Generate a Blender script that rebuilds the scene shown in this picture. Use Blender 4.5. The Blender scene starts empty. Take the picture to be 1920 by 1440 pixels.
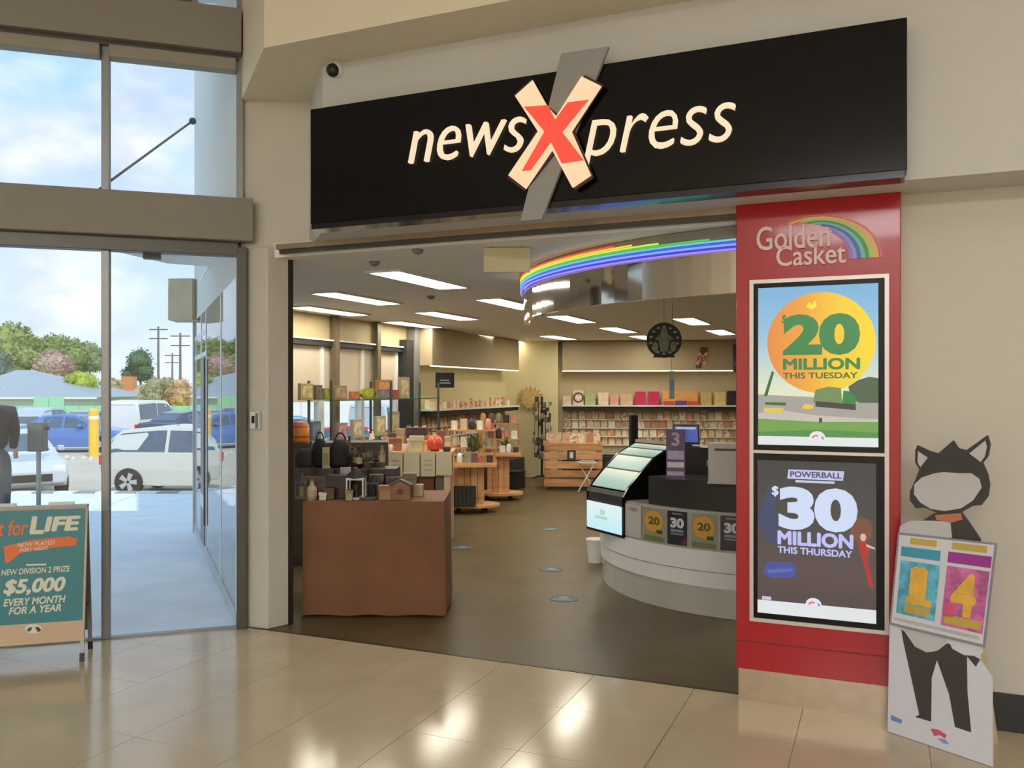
import bpy, bmesh, math, random
from mathutils import Vector, Matrix
R = random.Random(7)
SC = bpy.context.scene
COL = SC.collection
PI = math.pi

# ------------------------------------------------------------------ camera, world, sun, lamps, exposure
FPX, HZ, EYE = 1620.0, 730.0, 1.65            # focal length and horizon row in 1920x1440 pixels, eye height in metres
cam_d = bpy.data.cameras.new('camera'); cam = bpy.data.objects.new('camera', cam_d); COL.objects.link(cam)
cam_d.sensor_width = 36.0; cam_d.lens = FPX / 1920 * 36.0
cam.location = (0, 0, EYE); cam.rotation_euler = (PI / 2, 0, 0)
cam_d.shift_y = (HZ - 720) / 1920.0
cam_d.clip_start = 0.05; cam_d.clip_end = 600
SC.camera = cam
vs = SC.view_settings
vs.view_transform = 'Standard'; vs.look = 'None'; vs.gamma = 1.0; vs.use_curve_mapping = False; vs.exposure = 0.0

def lin(c):
    return tuple(((x / 255) / 12.92 if x / 255 <= .04045 else ((x / 255 + .055) / 1.055) ** 2.4) for x in c)

world = bpy.data.worlds.new('sky'); SC.world = world; world.use_nodes = True
nt = world.node_tree; nt.nodes.clear()
def wn(t, **k):
    n = nt.nodes.new(t)
    for a, b in k.items(): setattr(n, a, b)
    return n
tc = wn('ShaderNodeTexCoord'); sep = wn('ShaderNodeSeparateXYZ'); nt.links.new(tc.outputs['Generated'], sep.inputs[0])
grad = wn('ShaderNodeValToRGB'); nt.links.new(sep.outputs['Z'], grad.inputs[0])
grad.color_ramp.elements[0].position = 0.0; grad.color_ramp.elements[0].color = (.72, .84, .95, 1)
grad.color_ramp.elements[1].position = .5; grad.color_ramp.elements[1].color = (.22, .58, .92, 1)
mp = wn('ShaderNodeMapping'); mp.inputs['Scale'].default_value = (2.6, 2.6, 4.6); mp.inputs['Location'].default_value = (3.1, .4, .75)
nt.links.new(tc.outputs['Generated'], mp.inputs[0])
nz = wn('ShaderNodeTexNoise'); nz.inputs['Scale'].default_value = 1.7; nz.inputs['Detail'].default_value = 7; nz.inputs['Roughness'].default_value = .52
nt.links.new(mp.outputs[0], nz.inputs['Vector'])
cl = wn('ShaderNodeValToRGB'); nt.links.new(nz.outputs['Fac'], cl.inputs[0])
cl.color_ramp.elements[0].position = .44; cl.color_ramp.elements[0].color = (0, 0, 0, 1)
cl.color_ramp.elements[1].position = .62; cl.color_ramp.elements[1].color = (1, 1, 1, 1)
nz2 = wn('ShaderNodeTexNoise'); nz2.inputs['Scale'].default_value = 3.3; nz2.inputs['Detail'].default_value = 4
nt.links.new(mp.outputs[0], nz2.inputs['Vector'])
cc = wn('ShaderNodeValToRGB'); nt.links.new(nz2.outputs['Fac'], cc.inputs[0])
cc.color_ramp.elements[0].position = .40; cc.color_ramp.elements[0].color = (.60, .68, .88, 1)
cc.color_ramp.elements[1].position = .60; cc.color_ramp.elements[1].color = (.95, .95, .98, 1)
mx = wn('ShaderNodeMixRGB'); nt.links.new(cl.outputs[0], mx.inputs[0]); nt.links.new(grad.outputs[0], mx.inputs[1]); nt.links.new(cc.outputs[0], mx.inputs[2])
bg = wn('ShaderNodeBackground'); bg.inputs['Strength'].default_value = 1.22; nt.links.new(mx.outputs[0], bg.inputs[0])
wo = wn('ShaderNodeOutputWorld'); nt.links.new(bg.outputs[0], wo.inputs[0])

def lamp(name, kind, loc, energy, color, rot=(0, 0, 0), **k):
    d = bpy.data.lights.new(name, kind); d.energy = energy; d.color = color
    for a, b in k.items(): setattr(d, a, b)
    o = bpy.data.objects.new(name, d); COL.objects.link(o); o.location = loc; o.rotation_euler = rot
    return o
# the sun stands behind the mall, so the lot is lit and the walkway lies in the building's shade
sd = Vector((-.42, .72, -.88))
lamp('sun', 'SUN', (5, -10, 20), 3.0, (1.0, .95, .86), sd.to_track_quat('-Z', 'Y').to_euler(), angle=.01)
WARM = (.985, .99, 1.0)
lamp('mall_fill_light', 'AREA', (3.4, -1.0, 4.92), 45, WARM, shape='RECTANGLE', size=3.4, size_y=2.0)  # all three are unseen fills added behind the camera to light the mall evenly
lamp('mall_fill_light', 'AREA', (-2.6, -8.6, 4.92), 1230, WARM, shape='RECTANGLE', size=6.0, size_y=2.5)
lamp('mall_fill_light', 'AREA', (5.2, -6.4, 4.92), 25, WARM, shape='RECTANGLE', size=3.0, size_y=4.0)

# ------------------------------------------------------------------ helpers
def kray(px): return (px - 960.0) / FPX
def FL(px, py, z=0.0):                         # where the sight line of a photo pixel meets a level plane
    Y = (EYE - z) * FPX / (py - HZ); return Vector((kray(px) * Y, Y, z))
def DP(px, py, Y):
    return Vector((kray(px) * Y, Y, EYE + (HZ - py) / FPX * Y))
class Pl:                                      # a vertical plane: origin on the floor, direction angle
    def __init__(s, x, y, ang):
        s.o = Vector((x, y)); s.a = ang; s.u = Vector((math.cos(ang), math.sin(ang))); s.n = Vector((math.sin(ang), -math.cos(ang)))
    def hit(s, px, py=HZ):
        k = kray(px); t = (k * s.o.y - s.o.x) / (s.u.x - k * s.u.y); Y = s.o.y + s.u.y * t
        return t, EYE + (HZ - py) / FPX * Y
    def w(s, t, off=0.0, z=0.0):
        p = s.o + s.u * t + s.n * off; return Vector((p.x, p.y, z))

class MB:
    def __init__(s): s.v = []; s.f = []; s.m = []
    def add(s, vs, fs, mi=0):
        b = len(s.v); s.v += [tuple(x) for x in vs]; s.f += [tuple(b + i for i in f) for f in fs]; s.m += [mi] * len(fs); return s
    def box(s, x0, x1, y0, y1, z0, z1, mi=0):
        return s.add([(x0, y0, z0), (x1, y0, z0), (x1, y1, z0), (x0, y1, z0), (x0, y0, z1), (x1, y0, z1), (x1, y1, z1), (x0, y1, z1)],
                     [(0, 3, 2, 1), (4, 5, 6, 7), (0, 1, 5, 4), (1, 2, 6, 5), (2, 3, 7, 6), (3, 0, 4, 7)], mi)
    def obox(s, c, sx, sy, z0, z1, rot, mi=0):  # box turned about z
        ca, sa = math.cos(rot), math.sin(rot); P = []
        for z in (z0, z1):
            for a, b in ((-sx, -sy), (sx, -sy), (sx, sy), (-sx, sy)):
                P.append((c[0] + (a * ca - b * sa) / 2, c[1] + (a * sa + b * ca) / 2, z))
        return s.add(P, [(0, 3, 2, 1), (4, 5, 6, 7), (0, 1, 5, 4), (1, 2, 6, 5), (2, 3, 7, 6), (3, 0, 4, 7)], mi)
    def plate(s, pts, y0, y1, mi=0):           # outline in x,z given a thickness in y
        n = len(pts); V = [(x, y0, z) for x, z in pts] + [(x, y1, z) for x, z in pts]
        return s.add(V, [tuple(range(n)), tuple(range(2 * n - 1, n - 1, -1))] + [(i, i + n, (i + 1) % n + n, (i + 1) % n) for i in range(n)], mi)
    def slab(s, pts, z0, z1, mi=0):
        n = len(pts); V = [(p[0], p[1], z0) for p in pts] + [(p[0], p[1], z1) for p in pts]
        return s.add(V, [tuple(range(n - 1, -1, -1)), tuple(range(n, 2 * n))] + [(i, (i + 1) % n, (i + 1) % n + n, i + n) for i in range(n)], mi)
    def tube(s, path, r, n=8, mi=0, closed=False):
        P = [Vector(p) for p in path]; m = len(P); V = []
        rr = r if isinstance(r, (list, tuple)) else [r] * m
        for i, p in enumerate(P):
            a = P[(i - 1) % m] if (i or closed) else P[i]; b = P[(i + 1) % m] if (i < m - 1 or closed) else P[i]
            d = (b - a).normalized(); up = Vector((0, 0, 1)) if abs(d.z) < .95 else Vector((1, 0, 0))
            e1 = d.cross(up).normalized(); e2 = d.cross(e1)
            for j in range(n):
                t = 2 * PI * j / n; V.append(p + (e1 * math.cos(t) + e2 * math.sin(t)) * rr[i])
        F = []
        for i in range(m if closed else m - 1):
            for j in range(n):
                a = i * n + j; b = i * n + (j + 1) % n; k = (i + 1) % m
                F.append((a, b, k * n + (j + 1) % n, k * n + j))
        if not closed: F += [tuple(range(n - 1, -1, -1)), tuple((m - 1) * n + j for j in range(n))]
        return s.add(V, F, mi)
    def lathe(s, prof, c=(0, 0, 0), n=16, mi=0, sx=1, sy=1):
        V = []; m = len(prof)
        for r, z in prof:
            for j in range(n):
                t = 2 * PI * j / n; V.append((c[0] + r * sx * math.cos(t), c[1] + r * sy * math.sin(t), c[2] + z))
        F = [(i * n + j, i * n + (j + 1) % n, (i + 1) * n + (j + 1) % n, (i + 1) * n + j) for i in range(m - 1) for j in range(n)]
        F += [tuple(range(n - 1, -1, -1)), tuple((m - 1) * n + j for j in range(n))]
        return s.add(V, F, mi)
    def ball(s, c, r, n=14, m=9, mi=0, sz=1.0):
        return s.lathe([(max(1e-4, r * math.sin(PI * i / m)), -r * sz * math.cos(PI * i / m)) for i in range(m + 1)], c, n, mi)
    def build(s, name, mat, parent=None, smooth=False, bev=0.0, world=False):
        me = bpy.data.meshes.new(name)
        V = s.v
        if world and parent is not None:
            l = parent.location; V = [(v[0] - l.x, v[1] - l.y, v[2] - l.z) for v in V]
        me.from_pydata(V, [], s.f); mats = mat if isinstance(mat, (list, tuple)) else [mat]
        for q in mats: me.materials.append(q)
        bm = bmesh.new(); bm.from_mesh(me); bm.faces.ensure_lookup_table()
        for i, f in enumerate(bm.faces): f.material_index = s.m[i]; f.smooth = smooth
        bmesh.ops.recalc_face_normals(bm, faces=bm.faces); bm.to_mesh(me); bm.free()
        o = bpy.data.objects.new(name, me); COL.objects.link(o)
        if parent is not None: o.parent = parent
        if bev:
            b = o.modifiers.new('edge', 'BEVEL'); b.width = bev; b.segments = 2; b.limit_method = 'ANGLE'
        return o

def tag(o, label, cat, group=None):
    o['label'] = label; o['category'] = cat
    if group: o['group'] = group
    return o
def struct(o, label=None):
    o['kind'] = 'structure'
    if label: o['label'] = label
    return o
def empty(name, loc, rz=0.0):
    o = bpy.data.objects.new(name, None); COL.objects.link(o); o.location = loc; o.rotation_euler = (0, 0, rz); o.empty_display_size = .1
    return o
def thing(name, label, cat, loc, rz=0.0, group=None):
    return tag(empty(name, loc, rz), label, cat, group)
def copy_tree(o, parent=None):
    c = o.copy(); COL.objects.link(c)
    if parent is not None: c.parent = parent
    for ch in list(o.children): copy_tree(ch, c)
    return c
def circ(cx, cz, rx, rz=None, n=28, a0=0, a1=2 * PI):
    rz = rx if rz is None else rz
    full = abs(a1 - a0 - 2 * PI) < 1e-6; m = n if full else n + 1
    return [(cx + rx * math.cos(a0 + (a1 - a0) * i / n), cz + rz * math.sin(a0 + (a1 - a0) * i / n)) for i in range(m)]
def arcband(cx, cz, r0, r1, a0, a1, ky=1.0, n=20):
    A = [(cx + r1 * math.cos(a0 + (a1 - a0) * i / n), cz + ky * r1 * math.sin(a0 + (a1 - a0) * i / n)) for i in range(n + 1)]
    B = [(cx + r0 * math.cos(a0 + (a1 - a0) * i / n), cz + ky * r0 * math.sin(a0 + (a1 - a0) * i / n)) for i in range(n + 1)]
    return A + B[::-1]
_TC = {}
def glyphs(body, bold, shear, depth, spacing=1.0):
    key = (body, bold, shear, depth, spacing)
    if key not in _TC:
        cu = bpy.data.curves.new('lettering', 'FONT'); cu.body = body; cu.shear = shear; cu.offset = bold; cu.extrude = depth; cu.resolution_u = 4
        cu.space_character = spacing
        ob = bpy.data.objects.new('lettering', cu); COL.objects.link(ob)
        dg = bpy.context.evaluated_depsgraph_get(); dg.update()
        me = bpy.data.meshes.new_from_object(ob.evaluated_get(dg))
        _TC[key] = ([v.co.copy() for v in me.vertices], [tuple(p.vertices) for p in me.polygons])
        bpy.data.objects.remove(ob); bpy.data.meshes.remove(me); bpy.data.curves.remove(cu)
    return _TC[key]
def heavy(body, bold, shear=0.0, spacing=1.0):          # heavier strokes: the outline repeated around itself
    if bold <= 0 or body in ('20', '30'): return glyphs(body, bold, shear, .5, spacing)
    V, F = glyphs(body, 0, shear, .5, spacing); VV, FF = list(V), list(F)
    for k in range(6):
        o = len(VV); d = Vector((bold * math.cos(k * PI / 3), bold * math.sin(k * PI / 3), .1 * (k + 1))); VV += [v + d for v in V]; FF += [tuple(i + o for i in f) for f in F]
    return VV, FF
def text(name, body, x0, x1, z0, z1, y, thick, mat, parent, bold=0.0, shear=0.0, spacing=1.0, rot=0.0):
    V, F = heavy(body, bold, shear, spacing)
    xs = [v.x for v in V]; ys = [v.y for v in V]; ax, bx, ay, by = min(xs), max(xs), min(ys), max(ys)
    P = [(x0 + (v.x - ax) / (bx - ax) * (x1 - x0), y - (v.z + .5) * thick, z0 + (v.y - ay) / (by - ay) * (z1 - z0)) for v in V]
    if rot:
        cx, cz = (x0 + x1) / 2, (z0 + z1) / 2; c, q = math.cos(rot), math.sin(rot)
        P = [(cx + (p[0] - cx) * c - (p[2] - cz) * q, p[1], cz + (p[0] - cx) * q + (p[2] - cz) * c) for p in P]
    return MB().add(P, F).build(name, mat, parent)

# ------------------------------------------------------------------ materials
_M = {}
def mat(name, c, rough=.5, metal=0.0, var=.06, scale=6.0, emit=0.0, bump=0.0, spec=.5, coat=0.0):
    if name in _M: return _M[name]
    m = bpy.data.materials.new(name); m.use_nodes = True; n = m.node_tree; b = n.nodes['Principled BSDF']; L = lin(c)
    b.inputs['Roughness'].default_value = rough; b.inputs['Metallic'].default_value = metal
    b.inputs['Specular IOR Level'].default_value = spec
    if coat: b.inputs['Coat Weight'].default_value = coat; b.inputs['Coat Roughness'].default_value = .05
    t = n.nodes.new('ShaderNodeTexCoord'); z = n.nodes.new('ShaderNodeTexNoise'); z.inputs['Scale'].default_value = scale; z.inputs['Detail'].default_value = 4
    n.links.new(t.outputs['Object'], z.inputs['Vector'])
    r = n.nodes.new('ShaderNodeValToRGB'); n.links.new(z.outputs['Fac'], r.inputs[0])
    r.color_ramp.elements[0].position = .3; r.color_ramp.elements[1].position = .7
    r.color_ramp.elements[0].color = tuple(x * (1 - var) for x in L) + (1,)
    r.color_ramp.elements[1].color = tuple(min(1, x * (1 + var)) for x in L) + (1,)
    if emit:
        b.inputs['Base Color'].default_value = tuple(x * .08 for x in L) + (1,)
        n.links.new(r.outputs[0], b.inputs['Emission Color']); b.inputs['Emission Strength'].default_value = emit
    else:
        n.links.new(r.outputs[0], b.inputs['Base Color'])
    if bump:
        bp = n.nodes.new('ShaderNodeBump'); bp.inputs['Strength'].default_value = bump; bp.inputs['Distance'].default_value = .02
        n.links.new(z.outputs['Fac'], bp.inputs['Height']); n.links.new(bp.outputs[0], b.inputs['Normal'])
    _M[name] = m; return m
def gradmat(name, stops, axis='X', emit=0.0, rough=.4):
    m = bpy.data.materials.new(name); m.use_nodes = True; n = m.node_tree; b = n.nodes['Principled BSDF']; b.inputs['Roughness'].default_value = rough
    t = n.nodes.new('ShaderNodeTexCoord'); s = n.nodes.new('ShaderNodeSeparateXYZ'); n.links.new(t.outputs['Generated'], s.inputs[0])
    r = n.nodes.new('ShaderNodeValToRGB'); n.links.new(s.outputs[axis], r.inputs[0])
    e = r.color_ramp.elements
    while len(e) < len(stops): e.new(.5)
    for i, (p, c) in enumerate(stops): e[i].position = p; e[i].color = lin(c) + (1,)
    if emit:
        b.inputs['Base Color'].default_value = (.02, .02, .02, 1); n.links.new(r.outputs[0], b.inputs['Emission Color']); b.inputs['Emission Strength'].default_value = emit
    else: n.links.new(r.outputs[0], b.inputs['Base Color'])
    return m
def glassmat(name, tint=(235, 245, 243), refl=1.0, ior=1.45):
    m = bpy.data.materials.new(name); m.use_nodes = True; n = m.node_tree; n.nodes.clear()
    o = n.nodes.new('ShaderNodeOutputMaterial'); mxs = n.nodes.new('ShaderNodeMixShader')
    tr = n.nodes.new('ShaderNodeBsdfTransparent'); tr.inputs[0].default_value = lin(tint) + (1,)
    gl = n.nodes.new('ShaderNodeBsdfGlossy'); gl.inputs['Roughness'].default_value = .02; gl.inputs[0].default_value = (refl, refl, refl, 1)
    lw_ = n.nodes.new('ShaderNodeLayerWeight'); lw_.inputs[0].default_value = .5
    pw = n.nodes.new('ShaderNodeMath'); pw.operation = 'POWER'; pw.inputs[1].default_value = 5.0; n.links.new(lw_.outputs['Facing'], pw.inputs[0])
    fr = n.nodes.new('ShaderNodeMath'); fr.operation = 'MULTIPLY_ADD'; fr.inputs[1].default_value = .92; fr.inputs[2].default_value = .035 * ior; n.links.new(pw.outputs[0], fr.inputs[0])
    n.links.new(fr.outputs[0], mxs.inputs[0]); n.links.new(tr.outputs[0], mxs.inputs[1]); n.links.new(gl.outputs[0], mxs.inputs[2]); n.links.new(mxs.outputs[0], o.inputs[0])
    return m
def woodmat(name, c0, c1, scale=3.0, rough=.5):
    m = bpy.data.materials.new(name); m.use_nodes = True; n = m.node_tree; b = n.nodes['Principled BSDF']; b.inputs['Roughness'].default_value = rough
    t = n.nodes.new('ShaderNodeTexCoord'); mpp = n.nodes.new('ShaderNodeMapping'); mpp.inputs['Scale'].default_value = (1, 6, 9)
    z = n.nodes.new('ShaderNodeTexNoise'); z.inputs['Scale'].default_value = scale; z.inputs['Detail'].default_value = 6
    r = n.nodes.new('ShaderNodeValToRGB'); r.color_ramp.elements[0].color = lin(c0) + (1,); r.color_ramp.elements[1].color = lin(c1) + (1,)
    r.color_ramp.elements[0].position = .35; r.color_ramp.elements[1].position = .65
    n.links.new(t.outputs['Object'], mpp.inputs[0]); n.links.new(mpp.outputs[0], z.inputs['Vector']); n.links.new(z.outputs['Fac'], r.inputs[0]); n.links.new(r.outputs[0], b.inputs['Base Color'])
    return m
def printmat(name, cols, scale=7.0):            # printed card: a base colour that differs per object, with a blotchy motif
    m = bpy.data.materials.new(name); m.use_nodes = True; n = m.node_tree; b = n.nodes['Principled BSDF']; b.inputs['Roughness'].default_value = .55
    oi = n.nodes.new('ShaderNodeObjectInfo'); r = n.nodes.new('ShaderNodeValToRGB'); r.color_ramp.interpolation = 'CONSTANT'; e = r.color_ramp.elements
    while len(e) < len(cols): e.new(.5)
    for i, c in enumerate(cols): e[i].position = i / len(cols); e[i].color = lin(c) + (1,)
    n.links.new(oi.outputs['Random'], r.inputs[0])
    mth = n.nodes.new('ShaderNodeMath'); mth.operation = 'FRACT'; ml = n.nodes.new('ShaderNodeMath'); ml.operation = 'MULTIPLY'; ml.inputs[1].default_value = 7.31
    n.links.new(oi.outputs['Random'], ml.inputs[0]); n.links.new(ml.outputs[0], mth.inputs[0])
    r2 = n.nodes.new('ShaderNodeValToRGB'); r2.color_ramp.interpolation = 'CONSTANT'; e = r2.color_ramp.elements; c2 = cols[3:] + cols[:3]
    while len(e) < len(c2): e.new(.5)
    for i, c in enumerate(c2): e[i].position = i / len(c2); e[i].color = lin(c) + (1,)
    n.links.new(mth.outputs[0], r2.inputs[0])
    t = n.nodes.new('ShaderNodeTexCoord'); va = n.nodes.new('ShaderNodeVectorMath'); va.operation = 'ADD'
    cb = n.nodes.new('ShaderNodeCombineXYZ'); m5 = n.nodes.new('ShaderNodeMath'); m5.operation = 'MULTIPLY'; m5.inputs[1].default_value = 40
    n.links.new(oi.outputs['Random'], m5.inputs[0])
    for i in range(3): n.links.new(m5.outputs[0], cb.inputs[i])
    n.links.new(t.outputs['Object'], va.inputs[0]); n.links.new(cb.outputs[0], va.inputs[1])
    z = n.nodes.new('ShaderNodeTexNoise'); z.inputs['Scale'].default_value = scale; z.inputs['Detail'].default_value = 2; n.links.new(va.outputs[0], z.inputs['Vector'])
    g = n.nodes.new('ShaderNodeValToRGB'); g.color_ramp.elements[0].position = .5; g.color_ramp.elements[1].position = .56; n.links.new(z.outputs['Fac'], g.inputs[0])
    mxn = n.nodes.new('ShaderNodeMixRGB'); n.links.new(g.outputs[0], mxn.inputs[0]); n.links.new(r.outputs[0], mxn.inputs[1]); n.links.new(r2.outputs[0], mxn.inputs[2])
    n.links.new(mxn.outputs[0], b.inputs['Base Color']); return m

WALL = mat('wall_paint', (207, 202, 190), .6, var=.02, scale=1.5)
WHITEW = mat('white_paint', (203, 202, 197), .55, var=.02, scale=2)
SOFF = mat('soffit_paint', (230, 220, 196), .7, var=.02, scale=1.5)
BEAM = mat('beam_paint', (140, 133, 124), .55, var=.02, scale=2)
ALU = mat('grey_aluminium', (150, 152, 154), .38, .5, .03)
ALUD = mat('dark_aluminium', (92, 90, 86), .4, .5, .03)
BLACK = mat('black_paint', (22, 21, 21), .4, var=.1)
GLOSSB = mat('black_gloss', (15, 14, 15), .14, var=.05, spec=.22)
WHITE = mat('white_plastic', (226, 226, 222), .35, var=.015)
CLEAR = glassmat('clear_glass', (250, 252, 252), ior=.6)
SHOPG = glassmat('shop_glass', (200, 205, 205), ior=1.6)
STEEL = mat('brushed_steel', (178, 160, 138), .32, .75, .06, scale=12)
CHROME = mat('mirror_steel', (205, 200, 195), .06, 1.0, .01)
GREY = mat('grey_plastic', (128, 128, 126), .4, var=.03)
DARK = mat('charcoal', (48, 46, 45), .5, var=.1)
WOOD = woodmat('pale_pine', (196, 142, 92), (226, 178, 124))
WOOD2 = woodmat('brown_wood', (122, 82, 52), (158, 112, 74))
CARD = printmat('printed_cards', [(236, 222, 190), (226, 186, 146), (206, 146, 104), (242, 232, 208), (186, 174, 128), (222, 172, 148), (240, 206, 156), (176, 140, 106), (228, 218, 198), (202, 128, 100), (214, 196, 160)], 22)

# ------------------------------------------------------------------ key planes, all derived from floor points
TH = math.radians(23.27)
FR = Pl(*FL(460, 1175).xy, -TH)                       # the shopfront line
NB = Vector((math.sin(TH), math.cos(TH)))             # straight into the shop
C = FL(447, 1177)
GL = Pl(C.x, C.y, math.radians(18))                   # glazed entrance wall
ZB, ZS, ZC, ZCEIL = 2.63, 3.65, 2.56, 5.0             # bulkhead underside, big soffit, shop ceiling, mall ceiling
wl = DP(605, 433, (ZB - EYE) * FPX / (HZ - 433))
W = Pl(wl.x, wl.y, -TH)                               # the white wall behind the sign
EXT = Pl(-1.90, 5.99, math.radians(90 + 23.8))        # outer shop wall along the walkway
Le = Vector((-.10, 16.3)); Ls = Vector((-2.53, 10.0))
LW = Pl(Ls.x, Ls.y, math.atan2(Le.y - Ls.y, Le.x - Ls.x))   # window wall of the shop
LLEN = (Le - Ls).length

def inter(p, d, q, e):
    det = d.x * e.y - d.y * e.x; t = ((q.x - p.x) * e.y - (q.y - p.y) * e.x) / det; return p + d * t

# ------------------------------------------------------------------ floors
TILE = mat('floor_tile', (202, 186, 158), .14, var=.05, scale=3, spec=.5)
GROUT = mat('grout', (168, 150, 124), .7)
fl = MB()
Gfar = GL.w(-6.5); Fright = FR.w(7.5)
mall_poly = [FR.w(0).xy, FR.w(7.5).xy, Vector((8.5, -12)), Vector((-7.8, -12)), GL.w(-6.5).xy, C.xy]
fl.slab(mall_poly, -.2, -.003)
floor = struct(fl.build('floor', GROUT))
def clip(poly, p, d):                                  # keep the side to the right-hand of d
    out = []
    for i in range(len(poly)):
        a, b = poly[i], poly[(i + 1) % len(poly)]
        fa = d.x * (a.y - p.y) - d.y * (a.x - p.x); fb = d.x * (b.y - p.y) - d.y * (b.x - p.x)
        if fa <= 0: out.append(a)
        if fa * fb < 0: out.append(a + (b - a) * (fa / (fa - fb)))
    return out
TS, JT = .575, .0016
s_joint = FR.hit(1303, 1300)[0]
nt_ = 0
for i in range(-10, 14):
    rest = MB()
    for j in range(0, 31):
        g0 = .004 if i == 0 else JT; g1 = .004 if i == -1 else JT
        s0, s1 = s_joint + i * TS + g0, s_joint + (i + 1) * TS - g1; o0, o1 = j * TS + JT, (j + 1) * TS - JT
        q = [FR.w(s0, o0).xy, FR.w(s1, o0).xy, FR.w(s1, o1).xy, FR.w(s0, o1).xy]
        q = clip(q, GL.o, GL.u)
        if len(q) < 3 or max(p.y for p in q) < -12: continue
        near = [p for p in q if p.y > 3.3]
        vis = any(p.y > 3.6 and abs(p.x) < .66 * p.y for p in q)
        if vis:
            dz = R.uniform(-.0002, .0002)
            MB().slab(q, -.02, dz).build('tile', TILE, floor); nt_ += 1
        else: rest.slab(q, -.02, 0)
    if rest.v:
        o = rest.build('tile_field', TILE, floor); o['kind'] = 'stuff'
SHOPF = mat('shop_vinyl', (98, 84, 60), .36, var=.16, scale=2.2, spec=.25)
rb = FR.w(4.2, -18)
sh_poly = [FR.w(0).xy, FR.w(7.35).xy, FR.w(7.35, -17.5).xy, LW.w(LLEN + 1.5, .0).xy, LW.w(0).xy, Vector((-2.62, 9.5)), EXT.w(3.5, .02).xy, EXT.w(.1, .05).xy]
struct(MB().slab(sh_poly, -.2, -.002).build('floor_shop', SHOPF))
MB_ = MB().slab([FR.w(.05, .012).xy, FR.w(3.6, .012).xy, FR.w(3.6, -.012).xy, FR.w(.05, -.012).xy], -.002, .003)
struct(MB_.build('trim_1', mat('threshold_strip', (70, 60, 48), .4, .3)))

# pavement, car park
PAVE = mat('pavement', (228, 233, 246), .45, var=.07, scale=2.5)
ROAD = mat('asphalt', (190, 182, 168), .8, var=.08, scale=1.2)
pv = [C.xy, EXT.w(0.05).xy, EXT.w(4.5).xy, Vector((-2.65, 9.5)), LW.w(0, -.1).xy, LW.w(2.9, -.1).xy, Vector((-1.6, 13.7)), Vector((-13, 13.7)), Vector((-13, 4.0)), GL.w(-6.5).xy]
pave = struct(MB().slab(pv, -.2, -.003).build('pavement', PAVE))
KW, KD = mat('kerb_white', (222, 222, 220), .7), mat('kerb_grey', (150, 146, 140), .7)
for i in range(34):
    x = -12.9 + i * .33
    MB().box(x + .005, x + .325, 13.7, 13.9, -.75, .02).build('kerb_block', KW if i % 2 else KD, pave, bev=.01)
struct(MB().box(-70, 60, 13.9, 130, -.95, -.75).build('ground', ROAD))
GRASS = mat('far_grass', (150, 160, 96), .9, var=.2, scale=.3)
struct(MB().box(-150, 150, 48, 240, -.9, -.70).build('ground_far', GRASS))

# ------------------------------------------------------------------ mall shell
def vwall(name, p, q, z0, z1, th, m, label=None):      # wall from p to q, thickness to the far side
    p, q = Vector(p[:2]), Vector(q[:2]); d = (q - p).normalized(); n = Vector((-d.y, d.x)) * th
    return struct(MB().slab([p, q, q + n, p + n], z0, z1).build(name, m), label)
pan_l, pan_r = DP(452, 190, 6.0), DP(580, 190, 6.0)
so_l = DP(495, 90, (ZS - EYE) * FPX / (HZ - 90))
SO = Pl(so_l.x, so_l.y, -TH)
# recessed corner panel above the post
struct(MB().slab([pan_l.xy, pan_r.xy + Vector((.02, 0)), pan_r.xy + Vector((.1, .5)), pan_l.xy + Vector((.15, .5))], ZB, ZCEIL).build('wall_corner', WALL))
# bulkhead behind the sign; its underside is the soffit of the opening
bk = [W.w(0).xy, W.w(7.4).xy, W.w(7.4, -.85).xy, (pan_r.xy + Vector((.25, .42))), pan_r.xy]
struct(MB().slab(bk, ZB, ZCEIL).build('wall_bulkhead', WHITEW))
# big dropped soffit in front
sp = [SO.w(0).xy, SO.w(7.6).xy, W.w(7.4, -.02).xy, W.w(0, -.02).xy, pan_r.xy + Vector((0, -.004)), pan_l.xy + Vector((0, -.004))]
struct(MB().slab(sp, ZS, ZCEIL).build('ceiling_soffit', SOFF))
# lower wall beside the pylon
struct(MB().slab([FR.w(3.55).xy, FR.w(7.4).xy, FR.w(7.4, -.05).xy, FR.w(3.55, -.05).xy], 0, ZB).build('wall_front', WALL))
struct(MB().slab([FR.w(4.36, .018).xy, FR.w(7.4, .018).xy, FR.w(7.4, -.01).xy, FR.w(4.36, -.01).xy], 0, .18).build('baseboard_front', mat('black_skirting', (24, 20, 17), .4)))
# folding door track under the bulkhead
trk = struct(MB().slab([FR.w(.3, .05).xy, FR.w(3.5, .05).xy, FR.w(3.5, -.06).xy, FR.w(.3, -.06).xy], ZB - .035, ZB).build('trim_2', STEEL))
MB().slab([FR.w(.3, .012).xy, FR.w(3.5, .012).xy, FR.w(3.5, -.012).xy, FR.w(.3, -.012).xy], ZB - .06, ZB - .03).build('door_rail', ALUD, trk)
# post at the corner
p1, p2, p3 = FL(461, 1175), FL(502, 1180), FL(541, 1171)
POSTM = mat('post_paint', (208, 204, 194), .5, var=.02)
post = struct(MB().slab([p1.xy, p2.xy, p3.xy, p3.xy + Vector((-.06, .07)), p1.xy + Vector((-.02, .12))], 0, ZB).build('wall_post', POSTM, bev=.006))
MB().slab([p3.xy + Vector((.0005, -.004)), p3.xy + Vector((.028, .02)), p3.xy + Vector((.01, .075)), p3.xy + Vector((-.03, .05))], 0, ZB - .03).build('guide_channel', mat('rust_black', (40, 26, 18), .5), post)
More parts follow.
